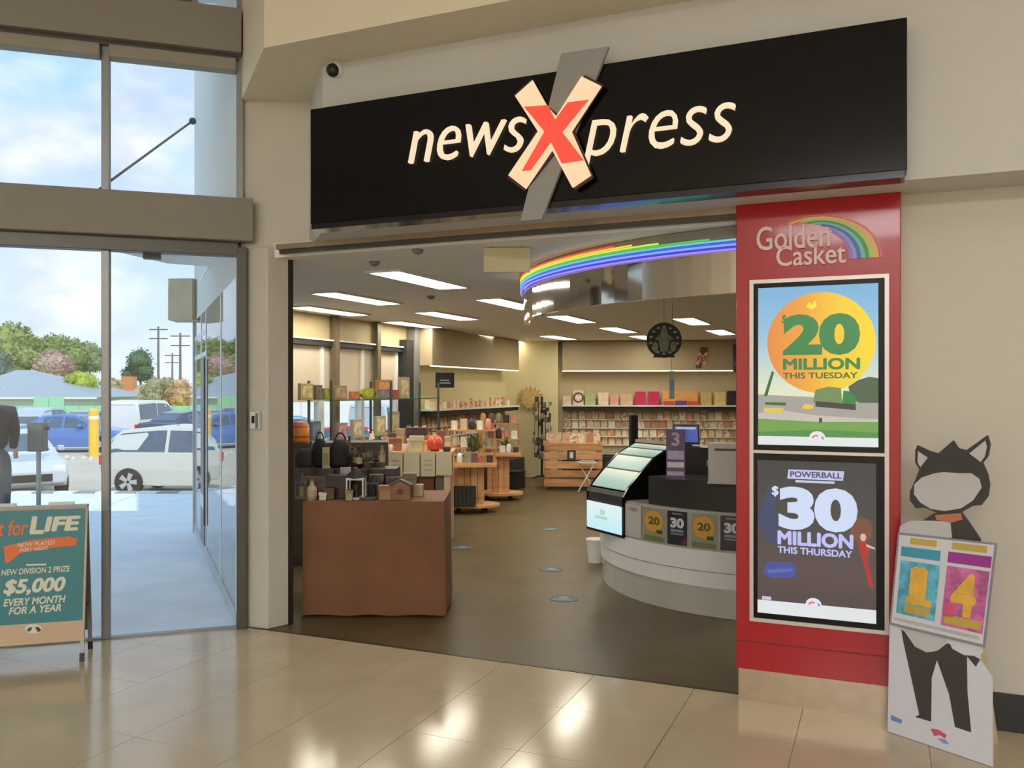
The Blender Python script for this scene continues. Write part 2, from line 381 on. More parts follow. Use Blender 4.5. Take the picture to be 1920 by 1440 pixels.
# mall ceiling and the walls behind the camera
struct(MB().box(-9, 9.5, -12.5, 7.5, ZCEIL, ZCEIL + .2).build('ceiling', mat('mall_ceiling', (232, 231, 228), .8)))
vwall('wall_back', (8.5, -12), (-7.8, -12), 0, ZCEIL, .2, WALL)
vwall('wall_right', FR.w(7.4).xy, (8.5, -12), 0, ZCEIL, .2, WALL)
vwall('wall_left', (-7.8, -12), GL.w(-6.4).xy, 0, ZCEIL, .2, WALL)

# ------------------------------------------------------------------ glazed entrance wall
def gbox(mb, s0, s1, o0, o1, z0, z1): return mb.box(s0, s1, -o1, -o0, z0, z1)
GR = lambda name: struct(empty(name, (GL.o.x, GL.o.y, 0), GL.a))
ZD = GL.hit(440, 481)[1]; ZL0 = GL.hit(447, 456)[1]; ZL1 = GL.hit(300, 368)[1]
ZW0 = GL.hit(445, 378)[1]; ZW1 = GL.hit(445, 140)[1]; ZU0 = GL.hit(445, 109)[1]; ZU1 = GL.hit(445, 28)[1]
sm0, sm1 = GL.hit(191)[0], GL.hit(206)[0]
d1 = GR('door_1')
gbox(MB(), sm1, -.0, -.01, .0, .012, ZD).build('pane', CLEAR, d1)
gbox(MB(), -2.6, sm0, -.05, -.04, .012, ZD).build('pane', CLEAR, d1)
gbox(MB(), sm0, sm1, -.07, .03, .0, ZD).build('stile', ALU, d1, bev=.004)
gbox(MB(), -.012, .055, -.06, .05, 0, ZD + .06).build('jamb', ALUD, d1, bev=.004)
gbox(MB(), -4.5, .0, -.06, .05, ZD, ZL0).build('head_rail', ALUD, d1, bev=.004)
gbox(MB(), -4.5, .0, -.03, .02, -.002, .012).build('floor_track', ALU, d1)
gbox(MB(), -4.5, -2.6, -.05, -.02, .012, ZD).build('pane', CLEAR, d1)
gbox(MB(), -2.66, -2.60, -.07, .03, 0, ZD).build('stile', ALU, d1)
gbox(MB(), GL.hit(266)[0], GL.hit(300)[0], -.13, -.065, ZD - .03, ZD + .015).build('sensor', BLACK, d1)
t3 = struct(gbox(MB(), -6.4, GL.hit(474)[0], -.12, .12, ZL0, ZL1).build('trim_3', BEAM, bev=.005)); t3.location = (GL.o.x, GL.o.y, 0); t3.rotation_euler = (0, 0, GL.a)
t4 = struct(gbox(MB(), -6.4, .02, -.12, .12, ZU0, ZU1).build('trim_4', BEAM, bev=.005)); t4.location = (GL.o.x, GL.o.y, 0); t4.rotation_euler = (0, 0, GL.a)
w1 = GR('window_1')
gbox(MB(), sm1, -.01, -.01, .0, ZL1, ZW1 + .02).build('pane', CLEAR, w1)
gbox(MB(), -6.4, sm0, -.01, .0, ZL1, ZW1 + .02).build('pane', CLEAR, w1)
gbox(MB(), sm0, sm1, -.06, .03, ZL1, ZU0).build('mullion', ALU, w1, bev=.003)
gbox(MB(), -.014, .03, -.06, .03, ZL1, ZU0).build('jamb', ALU, w1)
gbox(MB(), -6.4, 0, -.06, .03, ZL1, ZW0).build('sill_rail', ALU, w1)
gbox(MB(), -6.4, sm0 - .002, -.02, .09, ZW1, ZU0 - .03).build('blind_box', mat('blind_box', (150, 146, 134), .5), w1, bev=.01)
gbox(MB(), sm1 + .002, -.014, -.02, .09, ZW1, ZU0 - .03).build('blind_box', mat('blind_box', (150, 146, 134), .5), w1, bev=.01)
gbox(MB(), -6.4, 0, -.02, .06, ZU0 - .03, ZU0).build('shadow_gap', ALUD, w1)
w2 = GR('window_2')
gbox(MB(), -6.4, .02, -.01, .0, ZU1, ZCEIL).build('pane', CLEAR, w2)
gbox(MB(), -6.4, GL.hit(360)[0], .005, .02, ZU1 + .02, ZCEIL).build('blind', mat('grey_blind', (92, 90, 90), .8), w2)
gbox(MB(), GL.hit(360)[0], GL.hit(372)[0], -.03, .03, ZU1, ZCEIL).build('mullion', ALU, w2)
gbox(MB(), -.012, .06, -.05, .03, ZU1, ZCEIL).build('jamb', ALU, w2)

# door control box on the post
cbx = thing('wall_switch', 'small cream wall switch with a black key slot on the corner post', 'switch', (FL(482, 1178).x, FL(482, 1178).y, 0), -TH + .07)
zz = DP(482, 788, 5.95).z
MB().box(-.038, .038, -.03, .0, zz - .06, zz + .06).build('plate', WHITE, cbx, bev=.004)
MB().box(-.02, -.0, -.036, -.03, zz - .02, zz + .03).build('key_slot', BLACK, cbx)
MB().box(.01, .03, -.036, -.03, zz - .055, zz + .05).build('lock_cover', GREY, cbx)

# ------------------------------------------------------------------ outer wall of the shop along the walkway, canopy
EXTW = mat('outer_render', (226, 224, 216), .7, var=.02)
er = struct(empty('wall_outside', (EXT.o.x, EXT.o.y, 0), EXT.a))
# local +x runs away along the wall; local +y is the walkway side
ew = MB().box(0.06, 4.5, -.25, 0, 2.44, 5.6); ew.build('fascia', EXTW, er)
MB().box(4.38, 4.5, -.25, .02, 0, 2.44).build('end_post', mat('pale_post', (190, 192, 192), .5), er)
MB().box(.06, 4.38, -.12, .008, 0, .09).build('plinth', mat('pale_plinth', (198, 200, 204), .6), er)
WF = mat('white_frame', (226, 230, 234), .4)
for x0, x1 in ((4.15, 4.22), (3.35, 3.45), (2.72, 2.8), (1.2, 1.27), (.06, .12)):
    MB().box(x0, x1, -.08, .004, .09, 2.44).build('mullion', WF, er)
for z in (1.98, 2.2):
    MB().box(2.8, 4.38, -.06, .003, z, z + .05).build('transom', WF, er)
for x0, x1 in ((4.22, 4.38), (3.45, 4.15), (2.8, 3.35), (1.27, 2.72), (.12, 1.2)):
    MB().box(x0, x1, -.006, .0, .09, 2.44).build('pane', SHOPG, er)
MB().box(2.86, 3.34, -.03, .012, .09, 1.98).build('door_leaf', mat('slate_door', (112, 122, 134), .4), er)
MB().box(2.80, 2.86, -.03, .02, .3, 1.95).build('door_edge', DARK, er)
MB().box(2.9, 3.30, .012, .016, .45, .58).build('kick_panel', WF, er)
vwall('wall_return', EXT.w(4.5).xy, (-2.6, 9.45), 0, 5.6, .2, EXTW)
# canopy slab and its deep end beam
cn = [FL(203, 470, 2.95), FL(314, 492, 2.95)]
def lvl(px, py, z): Y = (z - EYE) * FPX / (HZ - py); return Vector((kray(px) * Y, Y, z))
c0, c1 = lvl(209, 470, 2.80), lvl(314, 494, 2.80)
can = struct(MB().slab([Vector((-2.80, 6.15)), c0.xy, c1.xy, Vector((c1.x + .3, c1.y + .2)), EXT.w(3.6, .0).xy, EXT.w(.4, .0).xy], 2.80, 2.84).build('roof_canopy', mat('canopy_white', (244, 242, 236), .7)))
eb0 = DP(315, 600, 9.75)
struct(MB().slab([eb0.xy, Vector((-3.60, 9.72)), Vector((-3.52, 10.1)), Vector((eb0.x - .05, 10.15))], eb0.z, 2.9).build('beam_canopy', mat('tan_beam', (204, 192, 164), .7)))
stay = thing('canopy_stay', 'thin grey steel stay rod rising to the white outer wall above the canopy', 'rod', tuple(DP(190, 362, 8.3)))
MB().tube([DP(181, 358, 8.3), DP(196, 349, 8.35), DP(210, 337, 8.4), DP(362, 226, 9.9)], .013, 8).build('rod', ALUD, stay, world=True)
MB().ball(DP(361, 227, 9.88), .04).build('anchor', ALUD, stay, world=True)

# ------------------------------------------------------------------ shop sign
SG = Pl(*W.w(0, .13).xy, -TH)
sgn = thing('shop_sign', 'long black fascia sign with cream lettering and red cross over the shop entrance', 'sign', (SG.o.x, SG.o.y, 0), SG.a)
sl, sr = SG.hit(582)[0], SG.hit(1701)[0]
st_, sb_ = SG.hit(582, 205)[1], SG.hit(582, 420)[1]
MB().box(sl, sr, 0, .125, sb_, st_).build('panel', GLOSSB, sgn, bev=.004)
MB().box(sl + .01, sr - .01, -.004, .12, sb_ - .035, sb_ - .002).build('lower_edge', mat('dark_mirror', (60, 60, 66), .12, .9), sgn)
CREAM = mat('lit_cream', (255, 226, 190), .4, var=.02, emit=.98)
PEACH = mat('lit_peach', (255, 214, 170), .4, var=.02, emit=.98)
REDL = mat('lit_red', (250, 82, 62), .4, var=.03, emit=.95)
BAND = mat('silver_band', (150, 150, 146), .45, .1, .02)
def tr(pl, pts): return [pl.hit(x, y) for x, y in pts]
MB().plate(tr(SG, [(1056, 104), (1144, 91), (1019, 413), (980, 416)]), -.03, -.006).build('band', BAND, sgn)
xo = [(973.5, 186), (1006, 157), (1033, 205), (1050, 224), (1097, 150), (1133, 168), (1078, 252), (1114, 333), (1080, 356), (1042, 286), (993, 358), (961, 333), (1016, 252)]
xr = [(991, 207), (1035, 204), (1049, 231), (1072, 199), (1111, 194), (1062, 254), (1102, 306), (1061, 312), (1041, 272), (1004, 324), (987, 326), (1029, 253)]
DK = MB().plate(tr(SG, [(x + (4 if x > 1040 else -4), y + (4 if y > 255 else -4)) for x, y in xo]), -.045, -.031).build('cross_return', mat('sign_edge', (60, 22, 14), .5), sgn)
MB().plate(tr(SG, xo), -.06, -.046).build('cross_back', PEACH, sgn)
MB().plate(tr(SG, xr), -.066, -.0605).build('cross_front', REDL, sgn)
a, b = SG.hit(770, 307), SG.hit(987, 225)
a1 = SG.hit(965, 288)
text('news_lettering', 'news', a[0], SG.hit(988)[0], (a[1] + a1[1]) / 2, SG.hit(975, 222)[1], -.002, .03, CREAM, sgn, bold=-.014, shear=.26)
pb = SG.hit(1111, 327)[1]; pt = (SG.hit(1120, 226)[1] + SG.hit(1375, 195)[1]) / 2
text('press_lettering', 'press', SG.hit(1093)[0], SG.hit(1380)[0], pb, pt, -.002, .03, CREAM, sgn, bold=-.014, shear=.26)

# dome camera under the soffit
cz = DP(630, 135, 5.30)
camr = thing('dome_camera', 'small white dome security camera with a black lens above the black sign', 'camera', tuple(cz))
MB().ball((cz.x, cz.y, cz.z + .012), .055, 16, 10).build('housing', WHITE, camr, smooth=True, world=True)
MB().ball((cz.x - .012, cz.y - .03, cz.z), .042, 14, 8).build('lens', BLACK, camr, smooth=True, world=True)
MB().lathe([(.05, 0), (.05, .09)], (cz.x + .02, cz.y + .03, cz.z + .03), 14).build('mount', WHITE, camr, world=True)

# ------------------------------------------------------------------ red lottery pylon
pyo = FL(1380, 1311); PY = Pl(pyo.x, pyo.y, -TH)
pyl = thing('lottery_pylon', 'tall red display pylon with two screens and a rainbow logo at the shopfront', 'pylon', (PY.o.x, PY.o.y, 0), PY.a)
PWID = PY.hit(1689)[0]; ZP0 = PY.hit(1380, 1252)[1]
RED = mat('red_gloss', (176, 22, 34), .24, var=.02, spec=.35, coat=.2)
MB().box(0, PWID, 0, .12, ZP0, ZB).build('red_panel', RED, pyl, bev=.004)
MB().box(.012, PWID, .006, .115, 0, ZP0).build('steel_base', STEEL, pyl)
MB().box(.0, PWID, -.003, .0, PY.hit(1380, 1201)[1], PY.hit(1380, 1201)[1] + .006).build('joint', mat('red_dark', (128, 18, 24), .4), pyl)
def zrect(x0, y0t, x1, y1b):                   # top at the left edge, bottom at the left edge
    return PY.hit(x0)[0], PY.hit(x1)[0], PY.hit(x0, y1b)[1], PY.hit(x0, y0t)[1]
r0, r1, rz0, rz1 = zrect(1406, 526, 1667, 1163)
frm = MB(); tw = .02
frm.box(r0, r0 + tw, -.014, .0, rz0, rz1).box(r1 - tw, r1, -.014, 0, rz0, rz1).box(r0 + tw, r1 - tw, -.014, 0, rz0, rz0 + tw).box(r0 + tw, r1 - tw, -.014, 0, rz1 - tw, rz1)
zm = PY.hit(1411, 846)[1]; frm.box(r0 + tw, r1 - tw, -.014, 0, zm - .008, zm + .008)
frm.build('silver_frame', mat('silver_trim', (196, 188, 184), .35, .5, .02), pyl)
E = .92
def em(name, c, e=E): return mat('scr_' + name, c, .3, var=.03, scale=3, emit=e)
GRN, DGRN = em('green', (46, 128, 62)), em('deep_green', (52, 104, 52))
def screen(z0, z1, name):
    sc_ = MB().box(r0 + tw + .001, r1 - tw - .001, -.01, 0, z0, z1).build(name, GLOSSB, pyl)
    return sc_
s1 = screen(zm + .009, rz1 - tw - .001, 'upper_screen'); s2 = screen(rz0 + tw + .001, zm - .009, 'lower_screen')
def disp(x0, yt, x1, yb):
    return PY.hit(x0)[0], PY.hit(x1)[0], PY.hit(x0, yb)[1], PY.hit(x0, yt)[1]
class NRM:
    def __init__(s, x0, x1, z0, z1): s.a = (x0, x1, z0, z1)
    def p(s, a, b): return (s.a[0] + (s.a[1] - s.a[0]) * a, s.a[2] + (s.a[3] - s.a[2]) * b)
    def pts(s, l): return [s.p(*q) for q in l]
    def rect(s, a0, b0, a1, b1): return s.pts([(a0, b0), (a1, b0), (a1, b1), (a0, b1)])
    def plate(s, pts, lay, m, name, par, y=-.0105):
        return MB().plate(s.pts(pts), y - .0004 * lay - .0004, y - .0004 * lay).build(name, m, par)
    def txt(s, body, a0, b0, a1, b1, lay, m, name, par, y=-.0105, **k):
        x0, z0 = s.p(a0, b0); x1, z1 = s.p(a1, b1)
        return text(name, body, x0, x1, z0, z1, y - .0004 * lay, .0004, m, par, **k)
SKYP = gradmat('poster_sky', [(0, (246, 236, 150)), (.35, (226, 232, 200)), (.7, (150, 196, 224)), (1, (120, 178, 220))], 'Z', E)
ORNG = gradmat('poster_ball', [(0, (236, 138, 58)), (.35, (240, 164, 52)), (.65, (250, 206, 40)), (1, (252, 220, 30))], 'X', E)
def logo(n, par, cx, cz, r, lay, y=-.0105, k=1.6):
    n.plate(circ(cx, cz, r * k, r), lay, em('white', (226, 230, 232)), 'logo_disc', par, y)
    n.plate(arcband(cx - .01, cz - r * .1, r * .5, r * .85, .9, 3.0, 1 / k), lay + 1, em('pink', (226, 92, 120)), 'logo_arc', par, y)
    n.plate(arcband(cx + .02, cz - r * .1, r * .45, r * .8, -.3, .9, 1 / k), lay + 1, em('logo_blue', (120, 140, 216)), 'logo_arc', par, y)
n = NRM(*disp(1422, 541, 1647, 833))
n.plate([(0, 0), (1, 0), (1, 1), (0, 1)], 0, SKYP, 'poster_sheet', s1)
n.plate(circ(.53, .645, .45, .315, 48), 1, ORNG, 'ball_print', s1)
n.plate([(0, .14), (1, .14), (1, .27), (.6, .30), (0, .32)], 2, em('road', (164, 160, 152)), 'road_print', s1)
n.plate([(0, .20), (.2, .22), (.5, .19), (1, .17), (1, .135), (0, .135)], 3, em('road2', (196, 190, 178)), 'road_print', s1)
n.plate([(0, .05), (1, .05), (1, .155), (.5, .15), (0, .165)], 4, em('lawn', (112, 160, 74)), 'grass_print', s1)
n.plate([(0, .05), (1, .05), (1, .09), (.5, .10), (0, .08)], 5, em('lawn2', (78, 140, 70)), 'grass_print', s1)
n.plate([(.76, .37), (.84, .41), (.93, .43), (1, .42), (1, .27), (.85, .27), (.78, .30)], 5, em('treeprint', (70, 92, 62)), 'tree_print', s1)
n.plate([(.47, .27), (.49, .35), (.60, .37), (.70, .36), (.71, .27)], 6, em('truck', (110, 138, 84)), 'truck_print', s1)
n.plate([(.71, .26), (.72, .345), (.77, .34), (.82, .31), (.82, .26)], 6, GRN, 'truck_print', s1)
n.plate([(.49, .245), (.82, .225), (.82, .26), (.49, .28)], 7, em('tyre', (54, 56, 54)), 'truck_print', s1)
n.plate([(.37, .23), (.47, .23), (.47, .255), (.40, .262)], 7, em('taxi', (236, 196, 60)), 'car_print', s1)
n.plate([(.06, .255), (.24, .25), (.24, .27), (.06, .27)], 7, DGRN, 'sign_print', s1)
n.plate([(.05, .21), (.22, .205), (.22, .235), (.05, .235)], 7, em('signyellow', (226, 196, 74)), 'sign_print', s1)
n.plate([(.05, .31), (.08, .31), (.14, .46), (.12, .47)], 7, DGRN, 'arrow_print', s1)
n.plate([(.52, .145), (.545, .145), (.545, .175), (.52, .175)], 7, em('tyre', (54, 56, 54)), 'figure_print', s1)
n.plate([(.41, .87), (.44, .90), (.46, .88), (.49, .91), (.50, .87), (.46, .85)], 7, em('crown', (252, 226, 60)), 'mark_print', s1)
n.txt('20', .215, .565, .855, .825, 8, GRN, 'numeral', s1, bold=.055)
n.txt('$', .205, .765, .245, .825, 8, GRN, 'numeral', s1, bold=.03)
n.txt('MILLION', .215, .475, .855, .548, 8, GRN, 'lettering', s1, bold=.04)
n.txt('THIS TUESDAY', .215, .42, .835, .458, 8, DGRN, 'lettering', s1, bold=.025)
n.plate([(0, 0), (1, 0), (1, .055), (0, .055)], 8, em('white', (226, 230, 232)), 'footer', s1)
logo(n, s1, .505, .05, .042, 9)
n = NRM(*disp(1421, 862, 1643, 1147))
NIGHT = gradmat('poster_night', [(0, (70, 56, 56)), (.3, (84, 66, 64)), (.6, (66, 62, 62)), (1, (46, 48, 50))], 'Z', E)
n.plate([(0, 0), (1, 0), (1, 1), (0, 1)], 0, NIGHT, 'poster_sheet', s2)
n.plate([(.0, .60), (.1, .83), (.16, .80), (.17, .45), (.1, .47)], 1, em('duskblue', (58, 70, 104)), 'city_print', s2)
n.plate([(.04, .27), (.1, .34), (.3, .345), (.34, .32), (.33, .25), (.12, .23)], 1, em('streak', (70, 78, 150)), 'light_streak', s2)
n.plate([(.08, .285), (.3, .305), (.31, .285), (.1, .262)], 2, em('streak2', (88, 100, 190)), 'light_streak', s2)
n.plate(circ(.88, .58, .09, .08), 1, em('glow', (120, 74, 52)), 'glow_print', s2)
n.plate(circ(.895, .535, .024, .024), 3, em('skin', (214, 180, 160)), 'figure_print', s2)
n.plate([(.85, .50), (.90, .515), (.96, .48), (.95, .455), (.93, .40), (.96, .30), (.98, .22), (.945, .22), (.90, .36), (.87, .43)], 2, em('gown', (168, 44, 44)), 'figure_print', s2)
n.plate([(.92, .495), (.99, .475), (.99, .462), (.92, .478)], 3, em('skin', (214, 180, 160)), 'figure_print', s2)
PB = em('paleblue', (206, 220, 246)); LV = em('lavender', (186, 192, 246))
n.txt('30', .185, .555, .85, .835, 4, PB, 'numeral', s2, bold=.055)
n.txt('$', .125, .765, .185, .835, 4, PB, 'numeral', s2, bold=.04)
n.txt('MILLION', .175, .455, .815, .548, 4, LV, 'lettering', s2, bold=.045)
n.txt('THIS THURSDAY', .175, .40, .805, .445, 4, LV, 'lettering', s2, bold=.03)
n.plate([(.26, .885), (.73, .885), (.74, .945), (.27, .945)], 4, em('logo_plate', (196, 196, 226)), 'logo_plate', s2)
n.txt('POWERBALL', .285, .897, .72, .935, 6, em('logo_ink', (70, 66, 120)), 'lettering', s2, bold=.03)
n.plate([(.33, .863), (.66, .863), (.66, .878), (.33, .878)], 4, em('logo_plate', (196, 196, 226)), 'logo_plate', s2)
n.plate([(0, 0), (1, 0), (1, .085), (0, .085)], 4, em('white', (226, 230, 232)), 'footer', s2)
n.plate([(.04, .088), (.12, .088), (.12, .11), (.04, .11)], 4, em('logo_plate', (196, 196, 226)), 'badge', s2)
logo(n, s2, .485, .085, .042, 5)
# logo above the screens
PK = mat('pink_white', (238, 206, 204), .4, var=.02)
h = lambda x, y: PY.hit(x, y)
cx0, cz0 = 1418, 400
def prect(x0, y0, x1, y1): return PY.hit(x0)[0], PY.hit(x1)[0], PY.hit((x0 + x1) / 2, y1)[1], PY.hit((x0 + x1) / 2, y0)[1]
gx0, gx1, gz0, gz1 = prect(1419, 426, 1557, 467)
text('lettering', 'Golden', gx0, gx1, gz0, gz1 + .012, 0, .008, PK, pyl, bold=.012)
gx0, gx1, gz0, gz1 = prect(1456, 462, 1586, 497)
text('lettering', 'Casket', gx0, gx1, gz0, gz1 + .01, 0, .008, PK, pyl, bold=.012)
acx, acz = PY.hit(1530, 489)
sx_ = PY.hit(1655, 489)[0] - acx; sz_ = PY.hit(1530, 403)[1] - acz
for i, (c, k0, k1, a1) in enumerate([((226, 110, 96), .965, 1.0, 2.35), ((236, 178, 92), .87, .945, 2.05), ((176, 206, 84), .805, .87, 1.85), ((64, 150, 78), .745, .805, 1.75), ((104, 196, 190), .685, .745, 1.62), ((54, 104, 176), .62, .685, 1.45), ((146, 152, 236), .555, .62, 1.22), ((176, 110, 190), .505, .55, 1.08)]):
    pts = []
    for side, kk in ((0, k1), (1, k0)):
        seq = [(a1 * j / 22) for j in range(23)]
        if side: seq = seq[::-1]
        pts += [(acx + sx_ * kk * math.cos(t), acz + sz_ * (kk + (1 - kk) * .35) * math.sin(t)) for t in seq]
    MB().plate(pts, -.004 - .0003 * i, 0).build('rainbow_stripe', mat('logo_stripe%d' % i, c, .35, var=.02), pyl)

# ------------------------------------------------------------------ cardboard standee holding two scratch tickets
f0, f1 = FL(1664, 1372), FL(1861, 1439)
ang = math.atan2(f1.y - f0.y, f1.x - f0.x); ST = Pl(f0.x, f0.y, ang)
std = thing('cardboard_standee', 'cardboard cat-shaped standee holding a board of two numbered tickets beside the pylon', 'standee', (f0.x, f0.y, 0), ang)
BW = mat('board_white', (222, 224, 234), .5, var=.015); CH = mat('print_charcoal', (70, 66, 66), .5, var=.05); LG = mat('print_pale', (206, 204, 206), .5, var=.02)
def sp_(pts, y0, y1, name, m): return MB().plate(tr(ST, pts), y0, y1).build(name, m, std)
sp_([(1668, 1165), (1664, 1371), (1861, 1438), (1860, 1271), (1847, 1251), (1838, 1240), (1838, 1190)], 0, .008, 'base_board', BW)
# body outline
sp_([(1690, 1175), (1684, 1010), (1687, 986), (1705, 978), (1732, 975), (1752, 962), (1803, 960), (1815, 976), (1838, 1010), (1845, 1180)], -.004, .0065, 'body_board', CH)
sp_([(1686, 1002), (1689, 986), (1706, 977), (1722, 976), (1745, 976), (1783, 978), (1786, 1008), (1690, 1010)], -.006, -.004, 'chest_patch', LG)
sp_([(1755, 965), (1803, 962), (1806, 974), (1783, 980), (1757, 974)], -.008, -.004, 'collar_band', mat('collar', (196, 128, 96), .5))
hd = [(1721, 835), (1745, 846), (1760, 850), (1773, 839), (1788, 826), (1797, 840), (1813, 844), (1834, 829), (1852, 816), (1857, 833), (1853, 855), (1843, 868), (1852, 888), (1856, 908), (1853, 930), (1840, 947), (1823, 949), (1803, 960), (1783, 964), (1760, 962), (1735, 952), (1718, 953), (1707, 938), (1707, 922), (1717, 900), (1725, 880), (1717, 867), (1717, 845)]
sp_(hd, -.006, .006, 'head_board', CH)
sp_([(1716, 908), (1730, 895), (1755, 887), (1772, 885), (1797, 887), (1823, 887), (1838, 898), (1842, 914), (1826, 938), (1803, 953), (1773, 958), (1747, 954), (1727, 942), (1715, 926)], -.008, -.006, 'pale_patch', LG)
sp_([(1819, 850), (1849, 826), (1852, 838), (1848, 856), (1840, 866)], -.008, -.006, 'ear_patch', LG)
sp_([(1723, 846), (1741, 858), (1727, 876), (1722, 866)], -.008, -.006, 'ear_patch', LG)
# legs printed on the base board
sp_([(1690, 1180), (1694, 1203), (1724, 1340), (1716, 1344), (1746, 1353), (1747, 1271), (1757, 1237), (1780, 1302), (1791, 1363), (1821, 1373), (1814, 1296), (1813, 1230), (1830, 1250), (1838, 1236), (1815, 1224), (1777, 1206), (1750, 1222)], -.002, 0, 'legs_print', CH)
sp_([(1694, 1180), (1776, 1190), (1775, 1207), (1758, 1220), (1738, 1223), (1716, 1212)], -.003, -.002, 'belly_patch', LG)
sp_([(1778, 1197), (1842, 1210), (1844, 1222), (1836, 1230), (1808, 1228), (1786, 1216)], -.003, -.002, 'paw_patch', BW)
sp_([(1671, 1340), (1692, 1350), (1690, 1357), (1670, 1350)], -.001, 0, 'corner_mark', mat('mark_blue', (120, 150, 214), .5))
sp_([(1745, 1366), (1760, 1368), (1775, 1378), (1772, 1384), (1762, 1378), (1752, 1380)], -.002, 0, 'logo_mark', mat('mark_red', (206, 92, 122), .5))
sp_([(1757, 1384), (1772, 1386), (1780, 1396), (1768, 1393)], -.002, 0, 'logo_mark', mat('mark_violet', (150, 156, 214), .5))
tk = sp_([(1687, 998), (1872, 1018), (1849, 1213), (1671, 1170)], -.016, -.0085, 'ticket_board', mat('ticket_edge', (150, 146, 156), .5))
tq = [(1690, 1002), (1868, 1021), (1846, 1207), (1675, 1166)]
def tb(a, b):                                          # a across, b down on the ticket board
    (ax, ay), (bx, by), (cx, cy), (dx, dy) = tq
    x0, y0 = ax + (dx - ax) * b, ay + (dy - ay) * b; x1, y1 = bx + (cx - bx) * b, by + (cy - by) * b
    return (x0 + (x1 - x0) * a, y0 + (y1 - y0) * a)
def tpl(rc, lay, m, name):
    pts = [ST.hit(*tb(a, b)) for a, b in rc]
    return MB().plate(pts, -.0165 - .0006 * lay - .0006, -.0165 - .0006 * lay).build(name, m, std)
rc = lambda a0, b0, a1, b1: [(a0, b0), (a1, b0), (a1, b1), (a0, b1)]
tpl(rc(0, 0, 1, 1), 0, BW, 'ticket_sheet')
TEAL = mat('ticket_teal', (96, 180, 206), .5, var=.45, scale=22); MAG = mat('ticket_pink', (206, 112, 170), .5, var=.4, scale=22)
GOLD = mat('ticket_gold', (240, 190, 84), .45, var=.15, scale=14); GOLD2 = mat('ticket_ochre', (206, 178, 92), .5, var=.1)
tpl(rc(.035, .125, .45, .235), 1, mat('ticket_bar1', (76, 164, 196), .5), 'ticket_bar')
tpl(rc(.53, .12, .99, .235), 1, mat('ticket_bar2', (164, 66, 156), .5), 'ticket_bar')
tpl(rc(.04, .28, .46, .88), 1, TEAL, 'ticket_print'); tpl(rc(.53, .27, .985, .9), 1, MAG, 'ticket_print')
tpl(rc(.12, .02, .40, .09), 1, GOLD2, 'ticket_title'); tpl(rc(.56, .02, .93, .09), 1, GOLD2, 'ticket_title')
tpl(rc(.12, .76, .40, .85), 2, GOLD2, 'ticket_ribbon'); tpl(rc(.56, .78, .96, .87), 2, GOLD2, 'ticket_ribbon')
tpl(rc(.54, .66, .66, .8), 2, mat('ticket_rose', (220, 96, 140), .5), 'ticket_print')
tpl(rc(.03, .93, .95, .965), 1, mat('ticket_line', (196, 196, 198), .5), 'ticket_line')
def tnum(body, a0, b0, a1, b1, m):
    V, F = heavy(body, .045); xs = [v.x for v in V]; ys = [v.y for v in V]
    P = []
    for v in V:
        s_, z_ = ST.hit(*tb(a0 + (v.x - min(xs)) / (max(xs) - min(xs)) * (a1 - a0), b1 + (v.y - min(ys)) / (max(ys) - min(ys)) * (b0 - b1)))
        P.append((s_, -.0195 - (v.z + .5) * .0008, z_))
    MB().add(P, F).build('numeral', m, std)
tnum('1', .16, .33, .34, .72, GOLD); tpl(rc(.13, .67, .41, .745), 3, GOLD, 'numeral_foot')
tnum('4', .60, .32, .88, .77, GOLD)
# rear strut
MB().add([(.36, .012, 0), (.36, .012, .8), (.36, .10, .74), (.36, .30, 0), (.375, .012, 0), (.375, .012, .8), (.375, .10, .74), (.375, .30, 0)], [(0, 1, 2, 3), (7, 6, 5, 4), (0, 4, 5, 1), (1, 5, 6, 2), (2, 6, 7, 3), (3, 7, 4, 0)]).build('rear_strut', mat('kraft_board', (206, 186, 156), .7), std)

# ------------------------------------------------------------------ A-frame lottery sign by the glass doors
af = FL(157, 1240); AF = Pl(af.x, af.y, math.radians(16))
afr = thing('a_frame_sign', 'teal and white A-frame pavement sign standing inside the glass doors', 'sign', (af.x, af.y, 0), AF.a)
aw, ah = .63, .925; lean = math.radians(8.5)
zt = ah
def fwd(z): return (ah - z) * math.tan(lean)            # front panel reaches towards the viewer as it goes down
y_top = fwd(0)
def apan(mb, x0, x1, z0, z1, off, th, sgn_=1):          # slab lying in the leaning front panel
    V = []
    for o in (off, off + th):
        for x, z in ((x0, z0), (x1, z0), (x1, z1), (x0, z1)):
            V.append((x, y_top - sgn_ * (fwd(z) + o), z))
    return mb.add(V, [(0, 3, 2, 1), (4, 5, 6, 7), (0, 1, 5, 4), (1, 2, 6, 5), (2, 3, 7, 6), (3, 0, 4, 7)])
TEALP = mat('poster_teal', (22, 122, 132), .4, var=.05, scale=4)
SANDP = mat('poster_sand', (206, 180, 150), .5, var=.03)
CRMP = mat('poster_cream', (222, 224, 204), .5, var=.02); ORP = mat('poster_orange', (236, 112, 44), .5, var=.06)
apan(MB(), -aw, .0, .125, ah - .002, .0, .012).build('front_panel', SANDP, afr)
apan(MB(), -aw + .012, -.012, .245, ah - .012, .0125, .001).build('poster_field', TEALP, afr)
apan(MB(), -aw, 0, .125, ah - .002, .0, .012, -1).build('rear_panel', GREY, afr)
for x in (-aw + .0, -.022):
    for sg in (1, -1):
        lg = apan(MB(), x, x + .022, .02, ah, -.012, .014, sg).build('leg', ALU, afr)
        apan(MB(), x - .002, x + .024, 0, .05, -.014, .018, sg).build('foot', BLACK, lg)
MB().box(-aw, 0, y_top - .02, y_top + .02, ah - .004, ah + .012).build('top_hinge', ALU, afr)
